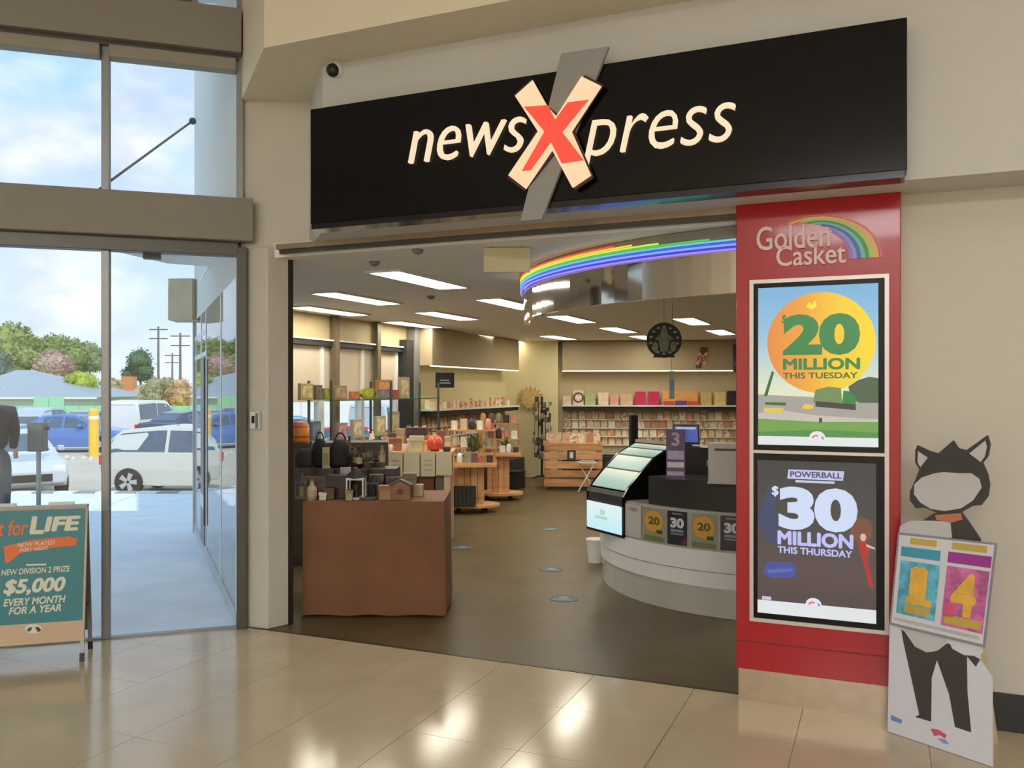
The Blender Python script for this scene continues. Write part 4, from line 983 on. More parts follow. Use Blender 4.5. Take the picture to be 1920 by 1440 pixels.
# small cards along the lined-wall shelf
x = LX0 + .12; q0 = None
while x < LX1 - .1:
    if q0 is None: q0 = MB().box(-.05, .05, -.02, .02, 0, .13).build('boxed_card', CARD); o = q0
    else: o = q0.copy(); COL.objects.link(o)
    o.location = LW.w(x, .2, 1.355); o.rotation_euler = (0, 0, LW.a); o.scale = (1, 1, R.uniform(.7, 1.25))
    tag(o, 'small boxed card standing on the white shelf of the lined wall', 'card', 'boxed cards on the lined wall shelf'); x += R.uniform(.13, .24)
# black menu screen on a bracket, cross logo, purple poster
s_ = LW.hit(789)[0]; z0, z1 = LW.hit(789, 727)[1], LW.hit(789, 699)[1]
scn = thing('wall_screen', 'small black wall screen beside the dark window jamb', 'screen', LW.w(s_, .40), LW.a - .9)
MB().box(-.14, .14, -.02, .02, z0, z1).build('casing', BLACK, scn, bev=.003); MB().box(-.125, .125, -.023, -.02, z0 + .02, z1 - .02).build('screen', mat('screen_dark', (46, 48, 50), .2, emit=.5), scn)
MB().box(-.08, .06, -.025, -.023, z0 + .10, z0 + .12).build('text_bar', GREY, scn); MB().box(-.08, .08, -.025, -.023, z0 + .06, z0 + .08).build('text_bar', GREY, scn); MB().tube([(0, .02, (z0 + z1) / 2), (0, .3, (z0 + z1) / 2)], .015).build('bracket', BLACK, scn)
cp = BP.w(0, .36)
CPN = Pl(cp.x, cp.y, BP.a)
cr = thing('cross_logo', 'small cream and red cross logo high on the taupe canopy of the back wall', 'sign', (cp.x, cp.y, 0), BP.a)
MB().plate([CPN.hit(*q) for q in ((1314, 650), (1328, 652), (1312, 690), (1304, 690))], -.006, 0).build('band', cm((96, 64, 48)), cr)
MB().plate([CPN.hit(*q) for q in ((1308, 663), (1313, 660), (1317, 668), (1323, 660), (1327, 663), (1320, 673), (1325, 682), (1319, 684), (1315, 676), (1309, 685), (1304, 682), (1312, 672))], -.014, -.006).build('cross', cm((224, 178, 142)), cr)
MB().plate([CPN.hit(*q) for q in ((1311, 666), (1314, 666), (1317, 671), (1321, 666), (1323, 667), (1318, 674), (1321, 679), (1318, 679), (1315, 675), (1309, 681), (1314, 673))], -.018, -.014).build('cross_front', cm((176, 66, 48)), cr)
pp = BP.w(BP.hit(1376)[0], .37); pz0, pz1 = BP.hit(1376, 698)[1], BP.hit(1376, 648)[1]
po = thing('wall_poster', 'dark violet poster high on the back wall next to the red pylon', 'poster', (pp.x, pp.y, pz0), BP.a)
MB().box(-.07, .2, 0, .008, 0, pz1 - pz0).build('sheet', cm((74, 66, 92)), po); MB().box(-.05, .18, -.002, 0, .1, .2).build('print', cm((120, 108, 140)), po)

# ------------------------------------------------------------------ round hanging sign
p = DP(1245, 671, 8.6); hs = thing('round_hanging_sign', 'round dark hanging sign with a pale green figure pattern below the shop ceiling', 'sign', p, -.1)
rad = 33 / FPX * 8.6
MB().plate(circ(0, rad, rad, rad, 40), -.012, .012).build('disc', cm((40, 42, 34)), hs)
GG = mat('sign_greygreen', (128, 134, 106), .5, var=.3, scale=24); GL2 = mat('sign_pale', (158, 162, 138), .5, var=.25, scale=30)
MB().plate([(-rad * .2, rad * .35), (-rad * .3, rad * 1.0), (-rad * .55, rad * 1.05), (-rad * .2, rad * 1.35), (-rad * .12, rad * 1.75), (rad * .12, rad * 1.75), (rad * .2, rad * 1.35), (rad * .55, rad * 1.05), (rad * .3, rad * 1.0), (rad * .2, rad * .35)], -.016, -.012).build('figure_print', GG, hs)
for k in range(14):
    a = 2 * PI * k / 14 + .2
    MB().plate(circ(rad * .76 * math.cos(a), rad + rad * .76 * math.sin(a), rad * .10, rad * .07, 10), -.016, -.012).build('dot_print', GL2, hs)
for sx in (-.5, .5): MB().plate(circ(rad * sx, rad * .62, rad * .17, rad * .3, 14), -.016, -.012).build('lobe_print', GG, hs)
MB().plate([(-rad * .62, rad * .02), (rad * .62, rad * .02), (rad * .55, rad * .16), (-rad * .55, rad * .16)], -.014, .014).build('foot_bar', cm((30, 32, 28)), hs)
MB().tube([(0, 0, rad * 2), (0, 0, ZC - p.z)], .003, 6).build('hanger', GREY, hs)
p = DP(1261, 748, 9.2); ht = thing('hanging_banner', 'narrow pale blue hanging strip under the round sign', 'sign', p)
MB().box(-.035, .02, -.002, .002, 0, .30).build('strip', cm((176, 186, 182)), ht); MB().tube([(-.01, 0, .30), (.0, 0, ZC - p.z)], .003, 6).build('hanger', GREY, ht); MB().box(-.03, .015, -.004, -.002, .08, .2).build('print', cm((150, 172, 178)), ht)

# ------------------------------------------------------------------ pine crate stand, spinner, sunburst, stool
PINES = [woodmat('pine_%d' % i, c0, c1) for i, (c0, c1) in enumerate((((198, 140, 92), (222, 170, 120)), ((186, 128, 82), (212, 158, 108)), ((206, 152, 104), (228, 180, 132))))]
def slat_crate(p, rz, w, d, h, label, n=5):
    t = thing('slatted_crate', label, 'crate', p, rz); g_ = h / n
    for x in (-w / 2 + .03, w / 2 - .03):
        for y in (-d / 2 + .03, d / 2 - .03): MB().box(x - .03, x + .03, y - .02, y + .02, .03, h).build('corner_post', PINES[1], t)
    for i in range(n):
        z = .05 + i * (h - .05) / n
        MB().box(-w / 2, w / 2, -d / 2 - .018, -d / 2, z, z + (h - .05) / n - .028).build('slat', PINES[i % 3], t, bev=.003)
        MB().box(w / 2, w / 2 + .018, -d / 2, d / 2, z, z + (h - .05) / n - .028).build('slat', PINES[(i + 1) % 3], t)
        MB().box(-w / 2 - .018, -w / 2, -d / 2, d / 2, z, z + (h - .05) / n - .028).build('slat', PINES[(i + 2) % 3], t)
    MB().box(-w / 2 + .04, w / 2 - .04, -d / 2 + .04, d / 2 - .04, h - .06, h - .03).build('shelf', PINES[0], t)
    MB().box(-w / 2 + .02, w / 2 - .02, -d / 2 + .01, d / 2 - .01, 0, .05).build('base', DARK, t)
    return t
p = FL(1077, 918); slat_crate((p.x, p.y + .3, 0), -.06, .92, .6, .79, 'large slatted pine crate standing beside the cream pillar', 5)
sg = thing('price_sign', 'small dark and white price sign on the front of the pine crate', 'sign', (p.x - .05, p.y - .035, .50), -.06); MB().box(-.07, .07, -.004, .0, 0, .15).build('card', DARK, sg); MB().box(-.03, .03, -.006, -.004, .02, .12).build('print', WHITE, sg)
cr0 = None
for r_ in range(3):
    for k in range(7):
        if cr0 is None: cr0 = MB().box(-.055, .055, -.002, .002, 0, .16).build('folded_card', CARD); o = cr0
        else: o = cr0.copy(); COL.objects.link(o)
        o.location = (p.x - .39 + k * .13 + R.uniform(-.01, .01), p.y + .1 + r_ * .16, .76); o.rotation_euler = (-.2, 0, R.uniform(-.2, .1)); tag(o, 'small folded card displayed in the top of the large pine crate', 'card', 'cards in the pine crate')
p = FL(1016, 899); sp = thing('spinner_rack', 'tall dark spinner rack of keyrings in front of the cream pillar', 'rack', (p.x, p.y, 0))
MB().tube([(0, 0, .05), (0, 0, 1.52)], .02).build('pole', BLACK, sp)
for a in (0, PI / 2, PI, 3 * PI / 2): MB().tube([(0, 0, .07), (.2 * math.cos(a + .5), .2 * math.sin(a + .5), .04)], .015).build('foot', BLACK, sp)
for a in range(6):
    t = a * PI / 3; MB().box(-.004, .004, -.004, .004, 0, 1.0).build('wire', BLACK, sp).location = (.13 * math.cos(t), .13 * math.sin(t), .42)
for k in range(46):
    t = R.uniform(0, 2 * PI); z = R.uniform(.38, 1.45); rr = .14 + .03 * R.random()
    if z > 1.2: rr += .05
    o = MB().obox((rr * math.cos(t), rr * math.sin(t)), .012, .075, z, z + R.uniform(.06, .11), t).build('packet', [DARK, cm((128, 122, 106)), cm((66, 54, 62)), cm((104, 84, 62)), cm((120, 132, 120))][k % 5], sp)
p = DP(995, 748, 16.2); sb = thing('sunburst_ornament', 'round gold paper sunburst fixed on the cream pillar', 'ornament', p, 0)
GB = mat('bronze_gold', (176, 142, 84), .5, .1, .2, 16)
MB().plate(circ(0, 0, .17, .17, 28), -.03, .0).build('centre', mat('gold_centre', (190, 158, 98), .5, var=.2, scale=20), sb)
for k in range(16):
    t = 2 * PI * k / 16; c, s2 = math.cos(t), math.sin(t)
    MB().plate([(c * .15 - s2 * .035, s2 * .15 + c * .035), (c * .26, s2 * .26), (c * .15 + s2 * .035, s2 * .15 - c * .035)], -.022, -.004).build('ray', GB, sb)
p = FL(1098, 922); stl = thing('folding_stool', 'small white folding stand between the pine crate and the counter', 'stool', (p.x + .02, p.y, 0))
for a, b in (((-.14, 0), (.14, .0)), ((.14, .12), (-.14, .12))): MB().tube([(a[0], a[1], 0), (b[0] * .9, b[1], .46)], .011).build('leg', WHITE, stl)
MB().box(-.15, .15, -.03, .16, .46, .48).build('tray', WHITE, stl); MB().box(-.1, .12, -.01, .1, .48, .50).build('pad', cm((176, 168, 140)), stl)

# ------------------------------------------------------------------ tables near the entrance
tx0, tx1, ty0, ty1, tz = -1.52, DP(832, 940, 6.26).x, 6.28, 6.98, .835
tb_ = thing('cloth_table', 'table under a plain brown cloth reaching the floor by the entrance post', 'table', ((tx0 + tx1) / 2, (ty0 + ty1) / 2, 0))
MB().box(tx0 + .03, tx1 - .03, ty0 + .03, ty1 - .03, tz - .03, tz - .006).build('tabletop', WOOD2, tb_, world=True)
for x in (tx0 + .06, tx1 - .06):
    for y in (ty0 + .06, ty1 - .06): MB().box(x - .02, x + .02, y - .02, y + .02, 0, tz - .03).build('leg', DARK, tb_, world=True)
per = []
NP = 46
for i in range(NP): per.append((tx0 + (tx1 - tx0) * i / NP, ty0, 0, -1))
for i in range(26): per.append((tx1, ty0 + (ty1 - ty0) * i / 26, 1, 0))
for i in range(NP): per.append((tx1 - (tx1 - tx0) * i / NP, ty1, 0, 1))
for i in range(26): per.append((tx0, ty1 - (ty1 - ty0) * i / 26, -1, 0))
m_ = MB(); NZ = 9; k = len(per); V = []
for j in range(NZ + 1):
    f = j / NZ; z = tz * (1 - f) + .012 * f
    for i, (x, y, nx, ny) in enumerate(per):
        w = (.002 + .012 * f * f) * math.sin(i * .33 + 1.3 * f) * (.3 + .7 * math.sin(i * .131) ** 2) + .016 * f
        if f < .01: w = 0
        V.append((x + nx * w, y + ny * w, z + (.006 * math.sin(i * .37) * f if f > .8 else 0)))
F = [(j * k + i, j * k + (i + 1) % k, (j + 1) * k + (i + 1) % k, (j + 1) * k + i) for j in range(NZ) for i in range(k)]
F.append(tuple(range(k)))
m_.add(V, F).build('tablecloth', mat('brown_cloth', (128, 86, 58), .75, var=.12, scale=2.5, bump=.15), tb_, smooth=False, world=True)
# dark riser at the back of that table
rs = boxitem('display_riser', 'dark wooden riser box along the back of the brown cloth table', 'riser', ((tx0 + tx1) / 2 - .22, 6.82, tz), 0, .66, .26, .20, cm((58, 44, 36)))
RZ = tz + .20
def onr(px, Y=6.82, z=RZ): return (kray(px) * Y, Y, z)
def onf(px, Y=6.42, z=tz): return (kray(px) * Y, Y, z)
def bag(label, p, w, h, c, rz=0, handle=True):
    t = thing('hand_bag', label, 'bag', p, rz); m = mat('bag_%d_%d_%d' % c, c, .7, var=.2, scale=10, bump=.2)
    V = []; n = 18; prof = [(.80, 0), (1.0, .12), (1.0, .45), (.86, .75), (.55, .97), (.2, 1.0)]
    b = MB(); b.lathe([(w / 2 * r, h * z) for r, z in prof], (0, 0, 0), n, sy=.5); b.build('body', m, t, smooth=True)
    if handle: MB().tube([(w * .22 * math.cos(q * PI / 10), 0, h * .93 + h * .30 * math.sin(q * PI / 10)) for q in range(11)], w * .04, 6).build('handle', m, t)
    MB().box(-w * .18, w * .18, -w * .27, -w * .2, h * .18, h * .55).build('pocket', m, t, bev=.004)
    return t
bag('tall black hand bag with an upright handle on the dark riser', onr(600), .13, .225, (26, 26, 28)); bag('wide rounded black bag beside the pale upright card', onr(638), .18, .22, (24, 23, 24), .3)
bag('dark charcoal bag on the riser by the entrance post', onr(570, 6.8), .14, .15, (58, 52, 54), .2, False)
t = boxitem('upright_card', 'pale olive upright card between the two black bags', 'card', onr(611, 6.70, RZ), .1, .055, .008, .165, cm((176, 166, 126))); MB().box(-.02, .02, -.006, -.004, .03, .12).build('print', cm((150, 140, 104)), t)
def bottle(label, p, h, r, c, capc=(30, 26, 24), cat='bottle'):
    t = thing('bottle', label, cat, p); MB().lathe([(r, 0), (r, h * .6), (r * .4, h * .76), (r * .38, h * .94)], n=14).build('body', mat('bt_%d_%d_%d' % c, c, .25, var=.08), t, smooth=True)
    MB().lathe([(r * .44, h * .92), (r * .44, h)], n=12).build('cap', cm(capc), t); MB().lathe([(r * 1.02, h * .2), (r * 1.02, h * .5)], n=14).build('paper_band', cm((186, 170, 140)), t); return t
bottle('dark red bottle on the riser beside the grey figurine', onr(674, 6.75), .17, .024, (58, 24, 26))
bottle('brown bottle behind the dark red bottle on the riser', onr(662, 6.9), .15, .026, (104, 78, 66)); bottle('grey blue bottle at the post end of the riser', onr(583, 6.9), .2, .024, (64, 70, 84))
def plant(label, p, r, h, c, pot=(92, 78, 62), n=46):
    t = thing('potted_plant', label, 'plant', p); MB().lathe([(r * .55, 0), (r * .75, h * .3), (r * .62, h * .3)], n=12).build('pot', cm(pot), t)
    b = MB(); RR = random.Random(int(h * 1000) + int(p[0] * 100))
    for _ in range(n):
        th, ph = RR.uniform(0, 2 * PI), RR.uniform(.1, 1.3); d = Vector((math.cos(th) * math.sin(ph), math.sin(th) * math.sin(ph), math.cos(ph))); q = Vector((0, 0, h * .28)); e = q + d * RR.uniform(.5, 1) * h * .72
        sd_ = d.cross(Vector((0, 0, 1))).normalized() * r * .16; md = (q + e) / 2
        b.add([q, md + sd_, e, md - sd_], [(0, 1, 2, 3)])
    f = b.build('foliage', mat('leaf_%d_%d_%d' % c, c, .6, var=.2), t); f['kind'] = 'stuff'; return t
plant('low olive green plant at the pylon end of the dark riser', onr(704, 6.85), .07, .12, (78, 76, 46)); plant('grey green dried plant on the riser behind the bottles', onr(690, 6.72), .05, .16, (120, 114, 94))
def lantern(label, p, w, h, c, roof=True, inside=(40, 36, 34)):
    t = thing('lantern', label, 'lantern', p); m = cm(c)
    MB().box(-w / 2, w / 2, -w / 2, w / 2, 0, h * .08).build('base', m, t); s3 = w * .09
    for x in (-1, 1):
        for y in (-1, 1): MB().box(x * (w / 2 - s3 / 2) - s3 / 2, x * (w / 2 - s3 / 2) + s3 / 2, y * (w / 2 - s3 / 2) - s3 / 2, y * (w / 2 - s3 / 2) + s3 / 2, h * .08, h * .62).build('post', m, t)
    MB().box(-w / 2, w / 2, -w / 2, w / 2, h * .62, h * .68).build('top_rail', m, t)
    MB().lathe([(w * .70, 0), (w * .1, h * .3), (.004, h * .32)], (0, 0, h * .68), 4).build('roof', cm((30, 28, 28)), t)
    MB().lathe([(w * .22, 0), (w * .22, h * .4), (w * .03, h * .4), (w * .03, h * .46)], (0, 0, h * .08), 12).build('candle', cm(inside), t)
    return t
lantern('white framed candle lantern with a black roof at the front of the brown table', onf(668), .13, .235, (202, 196, 186)); lantern('smaller dark lantern next to the white framed lantern', onf(700, 6.5), .09, .17, (84, 74, 64))
lantern('small grey lantern by the entrance post end of the brown table', onf(566, 6.45), .085, .19, (120, 112, 98), inside=(176, 162, 124))
t = thing('wooden_house', 'brown wooden house shaped box at the front of the brown table', 'box', onf(752, 6.42))
MB().plate([(-.07, 0), (.07, 0), (.07, .10), (0, .135), (-.07, .10)], -.05, .05).build('body', WOOD2, t); MB().plate([(-.085, .095), (0, .135), (.085, .095), (.085, .108), (0, .15), (-.085, .108)], -.055, .055).build('roof', cm((52, 36, 28)), t); MB().plate(circ(0, .06, .022, .022, 14), -.054, -.05).build('door_hole', cm((96, 40, 34)), t)
boxitem('kraft_box', 'tan box standing between the lanterns and the wooden house', 'box', onf(722, 6.40), .1, .085, .08, .10, cm((168, 126, 82)), lid=cm((150, 108, 70)))
boxitem('kraft_box', 'dark brown box in the middle of the brown table', 'box', onf(635, 6.5), -.1, .15, .12, .17, cm((66, 46, 38)), lid=cm((52, 38, 32))); boxitem('kraft_box', 'grey brown box with a lid near the post end of the brown table', 'box', onf(595, 6.55), .2, .14, .12, .15, cm((104, 86, 76)), lid=cm((92, 74, 66)))
boxitem('white_cube', 'tiny white cube at the front edge of the brown table', 'box', onf(605, 6.37), .2, .05, .05, .05, cm((214, 204, 200)), lid=cm((222, 214, 210)))
bottle('cream ceramic jar on the brown table next to the small grey lantern', onf(585, 6.36), .15, .035, (196, 184, 150), (120, 110, 90), 'jar')
boxitem('display_tray', 'low dark tray of trinkets along the front of the brown table', 'tray', onf(690, 6.35), 0, .12, .06, .02, cm((70, 56, 46)))
boxitem('picture_frame', 'small silver picture frame leaning on the brown box', 'frame', onf(648, 6.60, tz), .3, .08, .02, .22, cm((176, 172, 166)))
boxitem('kraft_box', 'cream box on the table end beside the wooden house', 'box', onf(785, 6.6), -.1, .07, .07, .09, cm((196, 176, 140)))
for px, Yy, w, h, c, lab in ((612, 6.62, .10, .19, (46, 38, 36), 'near black box behind the tiny white cube on the brown table'), (575, 6.64, .09, .14, (150, 132, 100), 'khaki box behind the cream jar on the brown table'),
        (678, 6.60, .07, .20, (72, 58, 48), 'narrow umber box behind the white framed lantern'), (706, 6.62, .10, .16, (118, 108, 92), 'stone grey box behind the smaller dark lantern'), (738, 6.62, .10, .14, (88, 66, 50), 'chestnut box behind the tan kraft box'),
        (768, 6.62, .10, .17, (140, 128, 104), 'oatmeal box behind the wooden house'), (655, 6.36, .05, .07, (176, 150, 110), 'small straw coloured box at the foot of the white framed lantern'), (618, 6.40, .07, .08, (94, 62, 48), 'small russet box beside the tiny white cube')):
    boxitem('gift_box', lab, 'box', onf(px, Yy), .15 * math.sin(px), w, .07, h, cm(c), lid=cm(tuple(int(q * .85) for q in c)))
for px, Yy, h, c, lab in ((655, 6.9, .24, (70, 60, 56), 'slim dark grey bottle on the riser behind the wide black bag'), (716, 6.85, .19, (130, 116, 90), 'sand coloured bottle at the aisle end of the riser'), (630, 6.92, .20, (120, 112, 100), 'putty grey bottle on the riser between the black bags')):
    bottle(lab, onr(px, Yy), h, .026, c)
plant('dark bushy plant in the middle of the riser beside the bottles', onr(682, 6.88), .06, .19, (64, 66, 44), (60, 50, 44)); plant('small dried grass plant behind the upright card', onr(655, 6.84), .04, .22, (128, 116, 84), (60, 50, 44))
# orange drum lamp further back, by the window
p = DP(564, 829, 8.2); od = thing('orange_drum', 'glossy orange drum shaped tin by the window behind the bags', 'tin', p)
MB().lathe([(.075, 0), (.08, .01), (.08, .14), (.072, .15)], n=18).build('body', mat('orange_tin', (216, 132, 44), .3, var=.1), od, smooth=True); MB().lathe([(.082, .045), (.082, .06)], n=18).build('band', cm((140, 74, 30)), od)
MB().lathe([(.082, .15), (.06, .19), (.01, .2)], n=18).build('lid', cm((176, 96, 70)), od)
ob = boxitem('window_bench', 'grey bench under the shop window carrying the orange tin', 'bench', (p.x + .30, p.y + .12, 0), .2, 1.0, .35, p.z - .002, cm((66, 58, 52)))
for x in (-.3, 0, .3): MB().box(x - .13, x + .13, -.18, -.176, .1, p.z - .08).build('door', cm((78, 68, 60)), ob)

# glass shelf unit in front of the windows
ga, gb = LW.hit(545), LW.hit(768)
gu = thing('glass_shelf_unit', 'long green-edged glass shelf unit standing in front of the shop windows', 'shelf', LW.w(0, .0), LW.a)
G0, G1 = LW.hit(540)[0] + .1, LW.hit(762)[0] + .05
GED = mat('green_glass_edge', (52, 110, 84), .2, var=.1); GSH = glassmat('shelf_glass', (206, 232, 222))
for z in (1.52, 1.05, .62):
    MB().box(G0, G1, -.52, -.18, z, z + .008).build('glass_shelf', GSH, gu); MB().box(G0, G1, -.526, -.52, z - .002, z + .012).build('glass_edge', GED, gu)
for s_ in (G0 + .02, (G0 + G1) / 2, G1 - .02):
    for y in (-.5, -.2): MB().box(s_ - .012, s_ + .012, y - .012, y + .012, 0, 1.75).build('upright', ALUD, gu)
def onglass(px0, px1, yt, c, name, label, cat, z=1.53, off=.38, roundy=False):
    P_ = Pl(*LW.w(0, off).xy, LW.a); a, b = P_.hit(px0)[0], P_.hit(px1)[0]; zt = P_.hit((px0 + px1) / 2, yt)[1]
    t = thing(name, label, cat, LW.w((a + b) / 2, off, z), LW.a); w = b - a; h_ = max(.05, zt - z)
    if roundy: MB().plate(circ(0, h_ / 2, w / 2, h_ / 2, 24), -.02, .02).build('body', cm(c), t); MB().plate(circ(0, h_ / 2, w / 3, h_ / 3, 20), -.026, -.02).build('print', cm(tuple(min(255, int(q * 1.2)) for q in c)), t)
    else:
        MB().box(-w / 2, w / 2, -.02, .02, 0, h_).build('body', cm(c), t, bev=.003); MB().box(-w * .38, w * .38, -.024, -.02, h_ * .15, h_ * .85).build('print', cm(tuple(min(255, int(q * 1.22)) for q in c), .4), t)
    return t
for a in ((561, 585, 719, (160, 148, 104), 'picture_frame', 'olive cream framed print at the post end of the glass shelf', 'frame'), (588, 602, 722, (92, 84, 70), 'picture_frame', 'dark grey framed print on the glass shelf before the window post', 'frame'),
          (605, 622, 728, (116, 118, 50), 'gift_box', 'moss green box on the glass shelf in front of the window post', 'box'), (625, 648, 723, (132, 112, 88), 'picture_frame', 'taupe framed print on the glass shelf behind the terracotta box', 'frame'),
          (656, 673, 734, (152, 94, 62), 'gift_box', 'terracotta box on the glass shelf', 'box'), (706, 734, 712, (164, 116, 74), 'picture_frame', 'large orange brown print on the glass shelf by the dark jamb', 'frame'),
          (709, 731, 730, (104, 102, 104), 'gift_box', 'slate grey box in front of the large orange brown print', 'box'), (732, 745, 731, (140, 50, 54), 'gift_box', 'small dark red box on the glass shelf', 'box'),
          (748, 766, 707, (166, 150, 122), 'picture_frame', 'tall beige print at the far end of the glass shelf', 'frame')):
    onglass(*a, off=.34 if a[3] != (104, 102, 104) else .46)
onglass(676, 703, 727, (140, 142, 44), 'round_tin', 'round lime green plaque in the middle of the glass shelf', 'plaque', roundy=True)
for i, (px, yt, c, lab) in enumerate(((590, 790, (90, 100, 120), 'slate blue box on the middle glass shelf by the bags'), (640, 793, (150, 120, 120), 'rose grey box on the middle glass shelf'), (668, 786, (172, 160, 140), 'sand coloured box on the middle glass shelf'), (712, 780, (180, 164, 130), 'straw coloured box on the middle glass shelf'), (738, 772, (150, 140, 112), 'tall khaki box on the middle glass shelf near the jamb'))):
    onglass(px - 9, px + 9, yt, c, 'gift_box', lab, 'box', z=1.06)

# price-paper table
pt0 = DP(727, 848, 9.0); pt1 = DP(847, 848, 9.0); pw = pt1.x - pt0.x; pz = pt0.z
ptb = thing('price_table', 'pine display table with four price papers hanging from its front edge', 'table', ((pt0.x + pt1.x) / 2, 9.0, 0))
MB().box(-pw / 2, pw / 2, 0, .6, pz - .03, pz).build('tabletop', PINES[2], ptb)
for x in (-pw / 2 + .03, pw / 2 - .05):
    for y in (.04, .56): MB().box(x - .03, x + .03, y - .03, y + .03, 0, pz - .03).build('leg', mat('cream_leg', (222, 194, 158), .5), ptb)
MB().box(-pw / 2 + .06, pw / 2 - .1, .1, .56, .5, .54).build('lower_shelf', PINES[0], ptb)
MB().box(-pw / 2 + .06, pw / 2 - .1, .5, .53, .54, pz - .03).build('rear_board', PINES[1], ptb)
PPR = mat('price_paper', (206, 196, 164), .7, var=.03); PRT = mat('price_print', (168, 160, 136), .7)
for i, (a, b) in enumerate(((727, 755), (757, 787), (789, 816), (818, 847))):
    x0 = kray(a) * 9.0 - ptb.location.x; x1 = kray(b) * 9.0 - ptb.location.x
    zz0 = pz - .25 + .01 * (i == 3)
    pp_ = MB().box(x0, x1, -.012, -.004, zz0, pz + .005).build('price_paper', PPR, ptb)
    if i in (0, 2):
        for q in (.06, .11, .16): MB().box(x0 + .04, x1 - .03, -.0135, -.012, zz0 + q, zz0 + q + .012).build('print_line', PRT, pp_)
boxitem('kraft_box', 'brown cardboard box under the price table', 'box', (ptb.location.x + .05, 9.3, .54), 0, .16, .2, .22, cm((150, 108, 74))); boxitem('grey_box', 'grey box under the price table near its cream leg', 'box', (ptb.location.x + .2, 9.3, .54), 0, .11, .2, .24, cm((132, 126, 120)))
def mug(label, p, r, h, c, group=None):
    t = thing('mug', label, 'mug', p, 0, group); MB().lathe([(r * .9, 0), (r, h * .1), (r, h), (r * .88, h), (r * .85, h * .15)], n=14).build('body', cm(c), t, smooth=True)
    MB().tube([(r + r * .5 * math.sin(q * PI / 6), 0, h * .5 + h * .3 * math.cos(q * PI / 6)) for q in range(7)], r * .13, 6).build('handle', cm(c), t); return t
def onp(px, dy=.15): return (kray(px) * (9 + dy), 9 + dy, pz)
boxitem('kraft_box', 'red brown box on the price table nearest the windows', 'box', onp(741, .25), .1, .13, .12, .13, cm((156, 98, 72)), lid=cm((140, 84, 60)))
boxitem('cream_box', 'cream square box on the middle of the price table', 'box', onp(781, .1), 0, .14, .1, .16, cm((202, 192, 150)), lid=cm((212, 202, 162)))
t = thing('glass_ball', 'glossy coral red ball ornament on the price table', 'ball', onp(815, .16)); MB().ball((0, 0, .09), .085, 20, 12).build('body', mat('coral_ball', (226, 96, 70), .25, var=.05), t, smooth=True); MB().lathe([(.05, 0), (.045, .02)], n=14).build('stand', cm((90, 50, 42)), t); MB().lathe([(.02, .17), (.014, .19)], n=10).build('cap', cm((180, 140, 90)), t)
boxitem('dark_box', 'dark low box at the aisle end of the price table', 'box', onp(838, .12), 0, .07, .1, .05, cm((48, 36, 34))); boxitem('rose_box', 'rose coloured box behind the coral ball', 'box', onp(803, .42), 0, .09, .1, .15, cm((178, 104, 92)))
boxitem('dark_box', 'dark purple brown box behind the cream box', 'box', onp(781, .45), 0, .22, .08, .24, cm((70, 46, 46))); mug('small white mug on the price table beside the red brown box', onp(760, .12), .032, .08, (222, 208, 190)); mug('pale pink mug at the window end of the price table', onp(731, .08), .03, .075, (222, 196, 184))
for i, (px, z, lab) in enumerate(((712, 1.14, 'white candle jar nearest the windows on the middle glass shelf'), (726, 1.1, 'white candle jar beside the window post'), (742, 1.12, 'cream candle jar near the dark jamb'))):
    s_ = LW.hit(px)[0]; t = thing('candle_jar', lab, 'jar', LW.w(s_, .45, 1.06)); MB().lathe([(.03, 0), (.032, .08), (.02, .1)], n=12).build('body', cm((226, 208, 186)), t, smooth=True); MB().lathe([(.033, .09), (.033, .11)], n=12).build('lid', cm((120, 92, 70)), t)
for px, dy, w, h, c, lab in ((752, .48, .09, .22, (206, 180, 140), 'tall sand coloured carton at the back of the price table by the red brown box'), (768, .30, .05, .12, (240, 226, 204), 'ivory tube box between the mug and the cream square box'), (826, .48, .08, .20, (150, 96, 72), 'russet carton behind the dark low box on the price table'),
        (797, .28, .05, .10, (226, 196, 120), 'small gold box just beside the cream square box'), (736, .50, .08, .17, (120, 84, 76), 'plum brown carton at the window end of the price table'), (840, .40, .06, .14, (214, 190, 160), 'pale biscuit carton at the aisle corner of the price table')):
    boxitem('gift_box', lab, 'box', (kray(px) * (9 + dy), 9 + dy, pz), .1 * math.sin(px), w, .07, h, cm(c), lid=cm(tuple(int(q * .88) for q in c)))
bx = ptb.location.x - .75
nb = thing('nested_table', 'low pine table of trinkets behind the price table by the windows', 'table', (bx + .26, 9.9, 0)); MB().box(-.38, .38, -.2, .2, .95, .98).build('tabletop', PINES[0], nb)
for x in (-.36, .36):
    for y in (-.17, .17): MB().box(x - .025, x + .025, y - .025, y + .025, 0, .95).build('leg', PINES[1], nb)
cl_ = [(206, 184, 150), (150, 110, 84), (232, 214, 196), (126, 98, 84), (190, 130, 104), (170, 160, 130), (96, 74, 66)]
for k in range(9):
    q = (bx + .26 - .34 + .085 * k, 9.78 + .11 * (k % 3), .98); tag(MB().lathe([(.03, 0), (.036, .05 + .02 * (k % 4)), (.022, .10 + .03 * (k % 3))], n=10).build('trinket', cm(cl_[k % 7])), ['sand', 'brown', 'ivory', 'taupe', 'terracotta', 'sage', 'umber', 'tall sand', 'tall brown'][k] + ' trinket pot standing on the low pine table by the windows', 'pot', 'trinket pots on the low table').location = q

